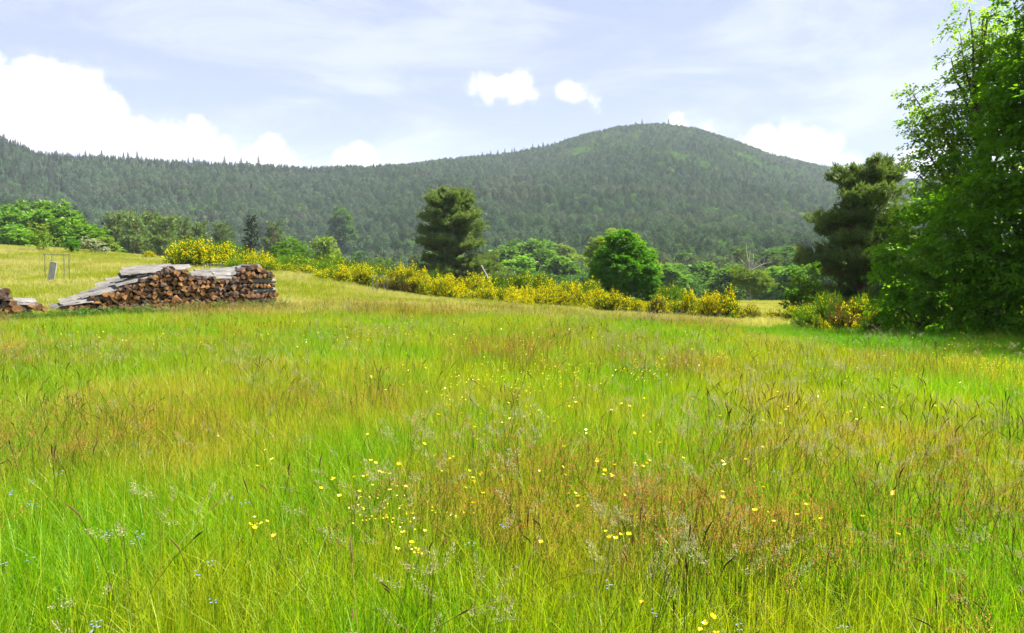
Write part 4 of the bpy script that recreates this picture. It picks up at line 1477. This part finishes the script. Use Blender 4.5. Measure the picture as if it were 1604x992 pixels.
def log_mesh(seed, grey):
    """a split metre log, its cut face at y = 0 looking along -y, about 0.2 across"""
    r = np.random.default_rng(seed)
    kind_ = r.integers(0, 5)
    if kind_ == 0:      # quarter wedge
        a = np.linspace(0, math.pi / 2 * r.uniform(.8, 1.1), 4)
        pol = np.concatenate([[[0, 0]], np.stack([np.cos(a), np.sin(a)], 1)])
    elif kind_ == 1:    # half round
        a = np.linspace(0, math.pi, 6)
        pol = np.stack([np.cos(a), np.sin(a) * .85], 1)
    elif kind_ == 2:    # round
        a = np.arange(8) / 8 * 2 * math.pi
        pol = np.stack([np.cos(a), np.sin(a)], 1) * r.uniform(.88, 1.0, (8, 1))
    elif kind_ == 3:    # sharp third
        a = np.linspace(0, math.pi / 3, 3)
        pol = np.concatenate([[[0, 0]], np.stack([np.cos(a), np.sin(a)], 1)])
    else:
        pol = np.array([[-1, -.7], [.2, -1], [1, -.2], [.6, .8], [-.7, .75]]) + r.normal(0, .15, (5, 2))
    th = r.uniform(0, 2 * math.pi)
    c, s = math.cos(th), math.sin(th)
    pol = (pol - pol.mean(0)) @ np.array([[c, -s], [s, c]])
    pol = pol - (pol.max(0) + pol.min(0)) / 2
    pol = pol / (np.abs(pol).max(0)) * np.array([.5, .5])
    n = len(pol)
    V, Q, T = [], [], []
    for y, sc in ((0.0, .97), (0.02, 1.0), (1.0, .96 + r.normal(0, .03))):
        bend = r.normal(0, .012, 2) if y > .5 else (0, 0)
        for q in pol:
            V.append((q[0] * sc + bend[0] + r.normal(0, .006), y + (r.normal(0, .006) if y == 0 else 0), q[1] * sc + bend[1]))
    for k in range(2):
        for j in range(n):
            Q.append((k * n + j, k * n + (j + 1) % n, (k + 1) * n + (j + 1) % n, (k + 1) * n + j))
    V.append((0, r.normal(-.004, .004), 0))
    V.append((0, 1.0, 0))
    for j in range(n):
        T.append(((j + 1) % n, j, 3 * n))
        T.append((2 * n + j, 2 * n + (j + 1) % n, 3 * n + 1))
    tmi = np.array([0 if k % 2 == 0 else 0 for k in range(len(T))])
    return make_mesh('split_log', V, Q, T, [M['log_end_grey'] if grey else M['log_end'], M['log_bark']], np.full(len(Q), 1), tmi)


LOGS = [log_mesh(800 + i, False) for i in range(20)]
LOGS_G = [log_mesh(830 + i, True) for i in range(14)]


def put_log(s, z, w, h, grey, label, jit=.04, back=0.0, A=None, group='split firewood logs in the long woodpile'):
    A = A or Vector((WA.x, WA.y, 0))
    p = A + wu * s - wn * back + wn * random.gauss(0, jit)
    p.z = z
    o_ = mobj('split_log', random.choice(LOGS_G if grey else LOGS), None, p)
    o_.rotation_euler = (random.gauss(0, .03), random.gauss(0, .1), WANG + random.gauss(0, .05))
    o_.scale = (w, 1.0, h)
    tag(o_, label, 'log', group)


def where_in_pile(px):
    if px < 200:
        return 'under the sloping boards at the left end'
    if px < 250:
        return 'left of the hump of the woodpile'
    if px < 305:
        return 'in the hump of the woodpile'
    if px < 345:
        return 'right of the hump of the woodpile'
    if px < 375:
        return 'in the dip of the woodpile'
    return 'near the right end of the woodpile'


random.seed(21)
s = prof_s[0]
row_h = .13
for row in range(16):
    s = prof_s[0] - .2 + random.uniform(0, .1)
    while s < CRIB0:
        w = random.uniform(.11, .225)
        h = row_h * random.uniform(.95, 1.35)
        sc = s + w / 2
        pz = float(np.interp(sc, prof_s, prof_z))
        base = H1((WA + wu * sc).x, (WA + wu * sc).y) - .02
        z = base + row_h * (row + .5) + random.gauss(0, .018)
        if z + h * .3 < pz:
            w3 = Vector((WA.x, WA.y, 0)) + wu * sc
            px = 802 + w3.x / w3.y * F
            top = z + row_h * 1.3 > pz
            grey = random.random() < (.75 if top else .22 + .5 * (335 < px < 375) + .12 * (px > 375))
            lvl = 'top row' if top else ('bottom rows' if row < 2 else ('lower rows' if row < 4 else 'upper rows'))
            put_log(sc, z, w * 1.04, h, grey, ('weathered brown' if grey else 'orange') + ' split log, ' + lvl + ' ' + where_in_pile(px))
        s += w * .94
# crossed right end: layers of lengthwise grey logs alternate with end-on ones
zb = H1(WB.x, WB.y)
names = ['lowest', 'second lowest', 'second highest', 'highest']
for k in range(4):
    z = zb + .1 + k * .33
    for q in range(2):
        mb = MB()
        L_ = CRIB1 - CRIB0 + .12
        ss = CRIB0 - .06 + np.linspace(0, L_, 5)
        pts = np.array([[(WA + wu * a).x, (WA + wu * a).y, z + random.gauss(0, .012)] for a in ss]) - np.array(wn) * (.12 + q * .6)
        tube(mb, pts, [.075, .085, .08, .088, .072], 7)
        e = mb.V[0][:7]
        mb.add(np.concatenate([e, pts[:1]]), None, [[(j + 1) % 7, j, 7] for j in range(7)])
        o_ = mobj('cross_log', mb.mesh('cross_log', [M['log_grey']]))
        tag(o_, '%s grey log lying lengthwise in the %s of the crossed right pile end' % (names[k], 'front' if q == 0 else 'back'), 'log', 'grey logs crossed at the right end of the woodpile')
    s = CRIB0 - .05
    while s < CRIB1 - .05 and z + .17 < prof_z[-3] + .05:
        w = random.uniform(.12, .2)
        put_log(s + w / 2, z + .165, w, random.uniform(.13, .2), random.random() < .3, 'small split log between the crossed grey logs at the right pile end', .02)
        s += w
for j, (px, py) in enumerate([(384, 422), (392, 418), (400, 417), (407, 421), (415, 424), (423, 428), (388, 428), (398, 426)]):
    s, p = wood_at(px, py)
    put_log(s, p.z - .03, random.uniform(.18, .26), .2, random.random() < .6, 'rough split log on top of the crossed right pile end', .03)

# left small pile, partly out of the photograph
LB = [(-52, 470), (-38, 462), (-30, 476), (-22, 466), (-12, 456), (-10, 472), (2, 462), (-2, 480), (6, 474), (12, 464), (14, 484), (20, 474), (26, 482), (8, 455), (34, 484), (-18, 484), (-40, 484), (46, 487), (0, 490), (22, 490)]
for px, py in LB:
    s, p = wood_at(px, py + 2)
    put_log(s, p.z, random.uniform(.2, .3), random.uniform(.17, .23), random.random() < .75, 'dark split log in the low pile at the left photo edge' if px > -5 else 'split log of the low pile beyond the left photo edge', .05, 0, None, 'logs in the low pile at the left photo edge')
for px, py, w, lab in [(60, 482, .26, 'pale split log lying in the grass right of the low left pile'), (72, 484, .2, 'small split log in the grass between the two piles'), (50, 482, .22, 'split log at the right foot of the low left pile')]:
    s, p = wood_at(px, py)
    put_log(s, p.z, w, .2, False, lab, .03, 0, None, 'logs in the low pile at the left photo edge')


def board(px0, py0, px1, py1, back, width, label, tilt=22, th=.028, seed=0, group='weathered boards covering the woodpile'):
    s0, p0 = wood_at(px0, py0, back)
    s1, p1 = wood_at(px1, py1, back)
    Lb = (p1 - p0).length
    mid = (p0 + p1) / 2
    width *= .72
    me = box_mesh('cover_board', Lb, width, th, M['grey_board'], seed, .016, 7)
    X = (p1 - p0).normalized()
    Y = (-wn).cross(X).cross(X) * -1
    Y = (-wn - X * (-wn).dot(X)).normalized()
    Z = X.cross(Y)
    t = math.radians(tilt)
    Y2 = Y * math.cos(t) + Z * math.sin(t)
    Z2 = X.cross(Y2)
    o_ = mobj('cover_board', me)
    o_.matrix_world = Matrix(((X.x, Y2.x, Z2.x, mid.x), (X.y, Y2.y, Z2.y, mid.y), (X.z, Y2.z, Z2.z, mid.z), (0, 0, 0, 1)))
    tag(o_, label, 'board', group)


B_ = [(78, 481, 112, 474, .25, .34, 'lowest grey board where the slope of boards meets the grass'),
      (92, 473, 142, 465, .3, .36, 'second grey board up the slope left of the woodpile'),
      (98, 477, 145, 470, .05, .26, 'front grey board low on the slope beside the first logs'),
      (126, 466, 192, 449, .18, .3, 'long grey board over the first orange logs'),
      (128, 462, 176, 449, .55, .36, 'grey board behind the long one on the slope'),
      (146, 455, 212, 438, .45, .34, 'grey board halfway up the slope'),
      (150, 447, 208, 437, .8, .32, 'rearmost grey board halfway up the slope'),
      (180, 446, 246, 430, .18, .3, 'long grey board just under the hump'),
      (186, 433, 240, 424, .6, .4, 'wide grey board high on the left of the hump'),
      (192, 424, 262, 419, .55, .5, 'wide pale board on top of the hump, left'),
      (188, 428, 250, 423, .25, .3, 'grey board in front of the wide pale board on the hump'),
      (244, 420, 298, 417, .6, .36, 'pale board on top of the hump, right'),
      (298, 428, 346, 431, .4, .4, 'grey board sagging right of the hump'),
      (318, 433, 362, 434, .22, .4, 'low grey board across the dip'),
      (330, 425, 376, 421, .6, .36, 'grey board on top between dip and right end'),
      (334, 430, 374, 428, .35, .3, 'narrow grey board above the dip'),
      (372, 421, 409, 418, .5, .46, 'palest board on the right end of the woodpile'),
      (404, 424, 428, 431, .4, .4, 'short grey board sloping off the right pile end'),
      (112, 468, 160, 455, .78, .34, 'rear grey board low on the slope'),
      (166, 440, 226, 428, .95, .36, 'rear grey board on the upper slope'),
      (206, 421, 270, 417, .9, .36, 'rear pale board on the crown of the hump'),
      (200, 430, 252, 424, .42, .3, 'split grey board below the crown of the hump'),
      (236, 424, 290, 419, .3, .26, 'narrow grey board along the front of the crown'),
      (306, 425, 350, 427, .75, .34, 'rear grey board right of the hump'),
      (352, 425, 400, 419, .8, .34, 'rear grey board at the right end'),
      (350, 433, 382, 425, .3, .26, 'slanting grey board left of the palest one'),
      (22, 470, 56, 471, .3, .42, 'pale grey board on top of the low left pile'),
      (18, 475, 55, 477, .1, .26, 'lower grey board on the front of the low left pile'),
      (-30, 452, 8, 456, .4, .4, 'grey board on the low pile at the photo edge')]
for i, bb in enumerate(B_):
    board(*bb[:6], bb[6], (31 + (i * 37) % 13 - 6) if bb[0] > 60 else 20, .02, 900 + i)


# ------------------------------------------------------------------ meadow
def tuft(seed, n, R, hmin, hmax, w, lean=.45, mat='grass', leanbias=0.0, stems=0):
    r = np.random.default_rng(seed)
    mb = MB()
    a = r.uniform(0, 6.28, n)
    q = np.sqrt(r.uniform(0, 1, n)) * R
    P = np.stack([np.cos(a) * q, np.sin(a) * q, np.full(n, -.02)], 1)
    la = r.uniform(0, 6.28, n)
    ld = np.stack([np.cos(la), np.sin(la), np.zeros(n)], 1)
    ln = np.abs(r.normal(0, lean, n)).clip(0, 1.2)
    blades(mb, P, ld, r.uniform(hmin, hmax, n) * (1 - .2 * (q / R) ** 2), w * r.uniform(.6, 1.3, n), ln, 0, np.clip(r.normal(.5, .28, n), 0, 1), r=r)
    return mb.mesh('grass_tuft', [M[mat]])


def stem_curve(r, h, lean):
    a = r.uniform(0, 6.28)
    d = np.array([math.cos(a), math.sin(a), 0])
    t = np.linspace(0, 1, 6)[:, None]
    return d * (lean * h * t ** 2) + np.array([0, 0, 1]) * (h * (t - .2 * lean * t ** 2)), d


def spike_plant(seed):
    """dark narrow seed spikes on bowed stems"""
    r = np.random.default_rng(seed)
    mb = MB()
    for k in range(4):
        h = r.uniform(.38, .6)
        pts, d = stem_curve(r, h, abs(r.normal(.15, .3)))
        pts = pts + np.array([r.normal(0, .08), r.normal(0, .08), 0])
        tube(mb, pts, np.full(6, .0016), 3, 1, r.uniform(0, 1), cap=False)
        e = pts[-1]
        dr = unit(pts[-1] - pts[-2])
        Ls = r.uniform(.035, .075)
        bend = d * r.uniform(0, .03)
        tube(mb, [e - dr * .01, e + dr * Ls * .3, e + dr * Ls * .7 + bend * .5, e + dr * Ls + bend], [.0015, .0032, .0029, .0008], 5, 0, r.uniform(0, 1))
    return mb.mesh('seed_spike', [M['dry_head'], M['stem']])


def plume_plant(seed, mat, n=3, hmin=.4, hmax=.62, Lp=.12, wp=.03, spk=70, size=.008, spread=.07):
    r = np.random.default_rng(seed)
    mb = MB()
    for k in range(n):
        h = r.uniform(hmin, hmax)
        pts, d = stem_curve(r, h, abs(r.normal(.12, .2)))
        pts = pts + np.array([r.normal(0, spread), r.normal(0, spread), 0])
        tube(mb, pts, np.full(6, .0014), 3, 1, r.uniform(0, 1), cap=False)
        e = pts[-1]
        dr = unit(pts[-1] - pts[-2] + d * .12)
        t = r.uniform(0, 1, spk)
        rr = wp * np.sin(math.pi * np.clip(t * .85 + .12, 0, 1)) * r.uniform(.1, 1, spk) ** .5
        o_ = rand_dirs(spk, r)
        P = e + dr * ((t - .35) * Lp)[:, None] + o_ * rr[:, None]
        leaves(mb, P, dr + o_ * .6, rand_dirs(spk, r), size * r.uniform(.8, 1.6, spk), size * .45, 0, r.uniform(0, 1, spk), fold=.1)
    return mb.mesh('seed_plume', [M[mat], M['stem']])


def ring(r1, r2, dens, r, a1=-40, a2=40):
    area = math.radians(a2 - a1) / 2 * (r2 * r2 - r1 * r1)
    n = int(area * dens)
    a = np.radians(r.uniform(a1, a2, n))
    q = np.sqrt(r.uniform(r1 * r1, r2 * r2, n))
    return q * np.sin(a), q * np.cos(a)


def px_of(x, y, z):
    d = np.stack([x, y, z - EYE], -1)
    f = d @ np.array(_fw)
    return 802 + d[..., 0] / f * F, 496 - (d @ np.array(_up)) / f * F


def tints(x, y):
    """patches of yellow-green and of rusty sward"""
    t1 = np.clip((fbm(x * .42, y * .3, 101, 4) - .36) * 3.0, 0, 1)
    t2 = np.clip((fbm(x * .55 + 40, y * .4, 111, 4) - .55) * 3.6, 0, .75)
    return t1, t2


def patch(seed, side, n, hmin, hmax, w, mat, lean=.42):
    """a square of sward; blades gather loosely in tussocks"""
    r = np.random.default_rng(seed)
    mb = MB()
    nt_ = max(8, int(n / 26))
    tc = r.uniform(-side / 2, side / 2, (nt_, 2))
    th = r.uniform(.72, 1.12, nt_)
    tl = r.uniform(0, 6.28, nt_)
    k = r.integers(0, nt_, n)
    xy = np.where((r.random(n) < .72)[:, None], tc[k] + r.normal(0, side / math.sqrt(nt_) * .38, (n, 2)), r.uniform(-side / 2, side / 2, (n, 2)))
    P = np.concatenate([xy, np.full((n, 1), -.03)], 1)
    la = tl[k] + r.normal(0, 1.1, n)
    ld = np.stack([np.cos(la), np.sin(la), np.zeros(n)], 1)
    ln = np.abs(r.normal(0, lean, n)).clip(0, 1.1)
    vt = r.normal(.5, .16, nt_)
    blades(mb, P, ld, r.uniform(hmin, hmax, n) * th[k], w * r.uniform(.55, 1.35, n), ln, 0, np.clip(vt[k] + r.normal(0, .2, n), 0, 1), r=r)
    return mb.mesh('sward', [M[mat]])


def lay(side, r1, r2, amax=42):
    """centres of a square grid of patches inside the wedge of ground ahead"""
    g = np.arange(-120, 121) * side
    X, Y = [q.ravel() for q in np.meshgrid(g, g)]
    d = np.hypot(X, Y)
    a = np.degrees(np.arctan2(X, Y + side))
    k = (d >= r1) & (d < r2) & (np.abs(a) < amax)
    return X[k], Y[k]


def slope_rot(X, Y, e, r):
    """tilt to the lie of the land after a quarter-turn about the vertical"""
    dx = (HT(X + e, Y) - HT(X - e, Y)) / (2 * e)
    dy = (HT(X, Y + e) - HT(X, Y - e)) / (2 * e)
    q = r.integers(0, 4, len(X))
    out = []
    for a, b, k in zip(dx, dy, q):
        n = Vector((-a, -b, 1)).normalized()
        R = Vector((0, 0, 1)).rotation_difference(n).to_matrix() @ Matrix.Rotation(k * math.pi / 2, 3, 'Z')
        out.append(tuple(R.to_euler()))
    return np.array(out)


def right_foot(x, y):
    return np.clip((x - 4.4 - np.abs(y - 18) * .22) / 1.0, 0, 1) * ((y > 10.5) & (y < 31))  # lush zone drawn out to the edge of the trees' shade


def build_meadow():
    r = np.random.default_rng(31)
    for name, side, r1, r2, nv, n, h1, h2, w, mat, lab in [
            ('meadow_grass', 0.8, 0.5, 9, 6, 3200, .2, .47, .0046, 'grass', 'tall green meadow grass in the foreground'),
            ('middle_meadow_grass', 1.6, 8.6, 23, 5, 6200, .22, .48, .0075, 'grass', 'yellow-green meadow grass in the middle of the field'),
            ('far_meadow_grass', 4.0, 21.5, 112, 5, 7000, .16, .38, .018, 'far_grass', 'yellowish far meadow sward')]:
        meshes = [patch(1000 + 17 * i + int(side * 100), side, n, h1, h2, w, mat) for i in range(nv)]
        X, Y = lay(side, r1, r2)
        k = len(X)
        pick = r.integers(0, nv, k)
        if side > 1:        # lush sward, its deeper green also painting the shade under the right-hand trees
            meshes += [patch(1500 + 17 * i + int(side * 100), side, n, h1, h2, w, 'lush_shade_grass') for i in range(2)]
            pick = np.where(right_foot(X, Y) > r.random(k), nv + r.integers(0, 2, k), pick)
        if side > 3:        # round the woodpile the sward is laid in small pieces so that none grows through the logs
            dq = (X - WA.x) * wn.x + (Y - WA.y) * wn.y
            sq = (X - WA.x) * wu.x + (Y - WA.y) * wu.y
            hit = (np.abs(dq + .5) < 3.4) & (sq > -7) & (sq < WLEN + 3)
            gx, gy = [q.ravel() for q in np.meshgrid(np.arange(5) * .8 - 1.6, np.arange(5) * .8 - 1.6)]
            fx = (X[hit][:, None] + gx[None]).ravel()
            fy = (Y[hit][:, None] + gy[None]).ravel()
            dq = (fx - WA.x) * wn.x + (fy - WA.y) * wn.y
            sq = (fx - WA.x) * wu.x + (fy - WA.y) * wu.y
            ok = ~((dq > -1.5) & (dq < .5) & (sq > -4.5) & (sq < WLEN + .45))
            fx, fy = fx[ok], fy[ok]
            fm_ = [patch(1700 + i, .8, 320, h1, h2, w, mat) for i in range(3)]
            scatter('woodpile_grass', np.stack([fx, fy, HT(fx, fy)], 1), fm_, r.integers(0, 3, len(fx)), slope_rot(fx, fy, .4, r), np.full(len(fx), 1.05), None, 'grass growing round the woodpile')
            X, Y, pick = X[~hit], Y[~hit], pick[~hit]
            k = len(X)
        S = np.stack([np.full(k, 1.04), np.full(k, 1.04), .85 + .35 * fbm(X * .35, Y * .35, 121, 3)], 1)
        scatter(name, np.stack([X, Y, HT(X, Y)], 1), meshes, pick, slope_rot(X, Y, side * .5, r), S, None, lab)

    # seed heads of several grasses
    spikes = [spike_plant(1100 + i) for i in range(8)]
    pale = [plume_plant(1120 + i, 'pale_head', 7, .4, .6, .11, .02, 80, .0065, .16) for i in range(6)]
    rust = [plume_plant(1140 + i, 'red_head', 22, .3, .52, .15, .04, 34, .0065, .2) for i in range(6)]

    def heads(name, meshes, specs, noise, lab, smin=.8, smax=1.15):
        X, Y, S = [], [], []
        for r1, r2, dens in specs:
            x, y = ring(r1, r2, dens, r)
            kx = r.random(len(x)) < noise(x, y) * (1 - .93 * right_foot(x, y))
            X.append(x[kx])
            Y.append(y[kx])
            S.append(r.uniform(smin, smax, kx.sum()))
        X, Y, S = map(np.concatenate, (X, Y, S))
        scatter(name, np.stack([X, Y, HT(X, Y)], 1), meshes, r.integers(0, len(meshes), len(X)), rots(len(X), r, .12), S, None, lab)
    heads('dark_seed_spikes', spikes, [(1.5, 4, 2.5), (4, 7, 5), (7, 14, 7), (14, 30, 3)], lambda x, y: np.clip((fbm(x * .5, y * .5, 151, 3) - .4) * 3.2, .05, 1), 'dark brown seed spikes on thin bowed stems in the meadow')
    heads('pale_seed_plumes', pale, [(1.5, 7, 5), (7, 16, 6), (16, 34, 2.6)], lambda x, y: np.clip((fbm(x * .4 + 5, y * .4, 161, 3) - .45) * 4 + np.clip(x / 8, -.2, .35), .03, 1), 'pale feathery seed plumes in the meadow')
    heads('rusty_seed_heads', rust, [(1.5, 7, 13), (7, 14, 8.5), (14, 30, 2.4)], lambda x, y: np.clip((fbm(x * .55 + 40, y * .4, 111, 4) - .47) * 5, .03, 1), 'rusty red hazy grass heads in the meadow')


build_meadow()


# weeds that stand round the foot of the woodpile
def weed_mesh(seed):
    r = np.random.default_rng(seed)
    mb = MB()
    for k in range(5):
        h = r.uniform(.35, .62)
        pts, d = stem_curve(r, h, abs(r.normal(.1, .12)))
        pts = pts + np.array([r.normal(0, .1), r.normal(0, .1), 0])
        tube(mb, pts, np.full(6, .004), 3, 0, .5, cap=False)
        for t in np.linspace(.2, 1, 7):
            for s_ in range(2):
                a = r.uniform(0, 6.28)
                P = pts[0] + (pts[-1] - pts[0]) * t
                dd = np.array([[math.cos(a), math.sin(a), r.uniform(-.3, .4)]])
                leaves(mb, P[None], dd, np.array([[0, 0, 1.]]), r.uniform(.06, .13), .05, 0, r.uniform(0, 1, 1))
    return mb.mesh('weed', [M['nettle']])


def build_weeds():
    r = np.random.default_rng(41)
    W_ = [weed_mesh(1200 + i) for i in range(5)]
    n = 420
    s = r.uniform(-1.2, WLEN + .2, n)
    off = np.abs(r.normal(0, .3, n)) + .36
    keep = r.random(n) < np.where(s < 3.2, 1, .35)
    s, off = s[keep], off[keep]
    X = WA.x + wu.x * s + wn.x * off
    Y = WA.y + wu.y * s + wn.y * off
    scatter('nettles', np.stack([X, Y, HT(X, Y)], 1), W_, r.integers(0, 5, len(X)), rots(len(X), r, .1), r.uniform(.5, .85, len(X)), None, 'green nettles and weeds along the foot of the woodpile')


build_weeds()


# ------------------------------------------------------------------ flowers
def ground_hit(px, py, dz):
    o_ = Vector((0, 0, EYE))
    d = (at(px, py, 1.0) - o_)
    lo = 1.5
    D = lo
    while D < 120:
        p = o_ + d * D
        if p.z < H1(p.x, p.y) + dz:
            return p
        D *= 1.02
    return None


def buttercup_meshes(seed):
    r = np.random.default_rng(seed)
    mf, ms = MB(), MB()
    for k in range(5):
        a = k * 2 * math.pi / 5 + r.normal(0, .08)
        o_ = np.array([math.cos(a), math.sin(a), 0])
        sd_ = np.array([-o_[1], o_[0], 0])
        V = [o_ * .001, o_ * .008 + sd_ * .006 + [0, 0, .003], o_ * .0145 + sd_ * .005 + [0, 0, .0085], o_ * .0145 - sd_ * .005 + [0, 0, .0085], o_ * .008 - sd_ * .006 + [0, 0, .003]]
        mf.add(V, None, [[0, 1, 2], [0, 2, 3], [0, 3, 4]], 0, r.uniform(0, 1))
    tube(mf, [(0, 0, 0), (0, 0, .004), (0, 0, .006)], [.003, .004, .002], 6, 0, .1)
    pts, d = stem_curve(r, .5, abs(r.normal(.05, .1)))
    pts = pts - pts[-1]
    tube(ms, pts, np.full(6, .0013), 3, 0, .5, cap=False)
    return mf.mesh('flower', [M['petal']]), ms.mesh('stem', [M['stem']])


BUT = [buttercup_meshes(1300 + i) for i in range(6)]
fr = random.Random(9)
spots = [(600, 742, 26, 14, 8), (745, 750, 16, 10, 7), (965, 840, 22, 12, 7), (560, 755, 40, 20, 6), (960, 725, 40, 18, 8), (975, 735, 20, 8, 5), (640, 850, 20, 16, 4), (400, 825, 14, 10, 5), (410, 815, 5, 8, 2),
         (740, 795, 4, 3, 1), (846, 852, 3, 3, 1), (910, 785, 8, 8, 4), (1115, 982, 18, 8, 5), (1008, 948, 3, 3, 1), (1150, 720, 20, 6, 3), (1120, 778, 30, 10, 2), (1210, 800, 20, 14, 4), (1280, 800, 16, 10, 4), (1352, 808, 3, 3, 1),
         (1400, 772, 6, 4, 2), (1410, 838, 3, 3, 1), (520, 760, 12, 14, 4), (850, 738, 6, 4, 1), (1000, 720, 60, 20, 6), (690, 700, 60, 30, 5), (340, 685, 3, 2, 1), (415, 722, 10, 8, 3), (1190, 660, 120, 25, 10), (800, 690, 120, 20, 8),
         (1340, 640, 100, 30, 12), (900, 640, 120, 20, 26), (760, 610, 70, 25, 30), (640, 600, 60, 15, 10)]
nb = 0
for px, py, sx, sy, n in spots:
    for k in range(n):
        p = ground_hit(px + fr.gauss(0, sx), py + fr.gauss(0, sy), fr.uniform(.42, .58))
        if p is None:
            continue
        fm, sm = fr.choice(BUT)
        where = 'nearest the camera' if p.y < 3.6 else ('in the near grass' if p.y < 5.5 else 'in the middle of the meadow')
        side = 'left' if p.x < -.9 else ('right' if p.x > .9 else 'centre')
        t = thing('buttercup', 'yellow buttercup on a thin stem %s, %s of the photo' % (where, side), 'flower', p, fr.uniform(0, 6.28), fr.uniform(.5, .8), 'buttercups scattered through the meadow')
        t.rotation_euler = (fr.gauss(0, .25) + .25, fr.gauss(0, .25), fr.uniform(0, 6.28))
        f_ = mobj('flower', fm, t)
        s_ = mobj('stem', sm, t)
        nb += 1

# the many small far buttercups
def far_cups():
    r = np.random.default_rng(51)
    mf = MB()
    for k in range(5):
        a = k * 1.2566
        o_ = np.array([math.cos(a), math.sin(a), .6])
        leaves(mf, np.array([[0, 0, .0]]), o_[None], np.array([[0, 0, 1.]]), .02, .016, 0, np.array([.6]))
    me = mf.mesh('far_flower', [M['petal']])
    P = []
    for px, py, sx, sy, n in [(900, 585, 60, 12, 90), (1010, 578, 20, 10, 50), (740, 605, 60, 18, 60), (820, 560, 120, 25, 80), (1300, 560, 160, 18, 60), (1480, 560, 90, 14, 40), (1570, 572, 30, 5, 26), (1500, 535, 90, 10, 26),
                              (640, 515, 60, 10, 30), (320, 530, 220, 12, 60), (1180, 575, 120, 18, 60), (500, 520, 200, 14, 60), (950, 530, 150, 16, 70), (1380, 600, 90, 18, 40), (612, 800, 30, 18, 46), (700, 805, 22, 6, 12), (655, 865, 8, 5, 10), (560, 800, 8, 8, 12)]:
        for k in range(n):
            p = ground_hit(px + r.normal(0, sx), py + r.normal(0, sy), r.uniform(.36, .5))
            if p is not None:
                P.append(p)
    P = np.array(P)
    D = P[:, 1]
    scatter('far_buttercups', P, [me], np.zeros(len(P)), rots(len(P), r, .3), np.where(D < 5, .32, np.clip(D / 16, .55, 1.1)) * r.uniform(.8, 1.2, len(P)), None, 'tiny yellow flowers dotted over the farther meadow')


far_cups()


def blue_meshes(seed):
    r = np.random.default_rng(seed)
    mf, ms = MB(), MB()
    for c in r.normal(0, .012, (5, 3)):
        for k in range(5):
            a = k * 1.2566 + r.normal(0, .1)
            o_ = np.array([math.cos(a), math.sin(a), .15])
            leaves(mf, c[None], o_[None], np.array([[0, 0, 1.]]), .0075, .007, 0, r.uniform(0, 1, 1))
    pts, d = stem_curve(r, .42, .1)
    tube(ms, pts - pts[-1], np.full(6, .0012), 3, 0, .4, cap=False)
    return mf.mesh('flower', [M['blue_petal']]), ms.mesh('stem', [M['stem']])


BLU = [blue_meshes(1400 + i) for i in range(3)]
for px, py, sx, sy, n in [(220, 708, 16, 6, 6), (30, 765, 22, 14, 5), (50, 800, 12, 10, 4), (195, 835, 16, 8, 8), (320, 880, 12, 10, 4), (20, 870, 14, 10, 4), (365, 785, 14, 6, 3), (140, 985, 14, 6, 3), (340, 945, 8, 6, 2),
                          (733, 850, 4, 4, 1), (790, 825, 3, 3, 1), (950, 900, 6, 6, 2), (1020, 962, 3, 3, 1), (1150, 985, 8, 4, 2), (1325, 983, 4, 4, 1), (330, 675, 14, 8, 3), (1220, 742, 4, 3, 1)]:
    for k in range((n + 1) // 2):
        p = ground_hit(px + fr.gauss(0, sx), py + fr.gauss(0, sy), fr.uniform(.4, .5))
        fm, sm = fr.choice(BLU)
        side = 'left' if p.x < -.9 else ('right' if p.x > .9 else 'centre')
        t = thing('forget_me_not', 'pale blue flower cluster in the near grass, %s of the photo' % side, 'flower', p, fr.uniform(0, 6.28), fr.uniform(.5, .8), 'pale blue flowers in the near grass')
        mobj('flower', fm, t)
        mobj('stem', sm, t)

# ------------------------------------------------------------------ haze
mh = bpy.data.materials.new('haze_air')
mh.use_nodes = True
mh.node_tree.nodes.clear()
ho = N(mh.node_tree, 'ShaderNodeOutputMaterial')
pv = N(mh.node_tree, 'ShaderNodeVolumePrincipled')
pv.inputs['Color'].default_value = (0.76, 0.88, 1.0, 1)
pv.inputs['Density'].default_value = 0.00011
mh.node_tree.links.new(pv.outputs[0], ho.inputs['Volume'])
me = bpy.data.meshes.new('haze')
x, y0, y1, z0, z1 = 3300, -3300, 3300, -40, 420
me.from_pydata([(-x, y0, z0), (x, y0, z0), (x, y1, z0), (-x, y1, z0), (-x, y0, z1), (x, y0, z1), (x, y1, z1), (-x, y1, z1)], [],
               [(3, 2, 1, 0), (4, 5, 6, 7), (0, 1, 5, 4), (1, 2, 6, 5), (2, 3, 7, 6), (3, 0, 4, 7)])
me.materials.append(mh)
kind(mobj('haze', me), 'stuff')
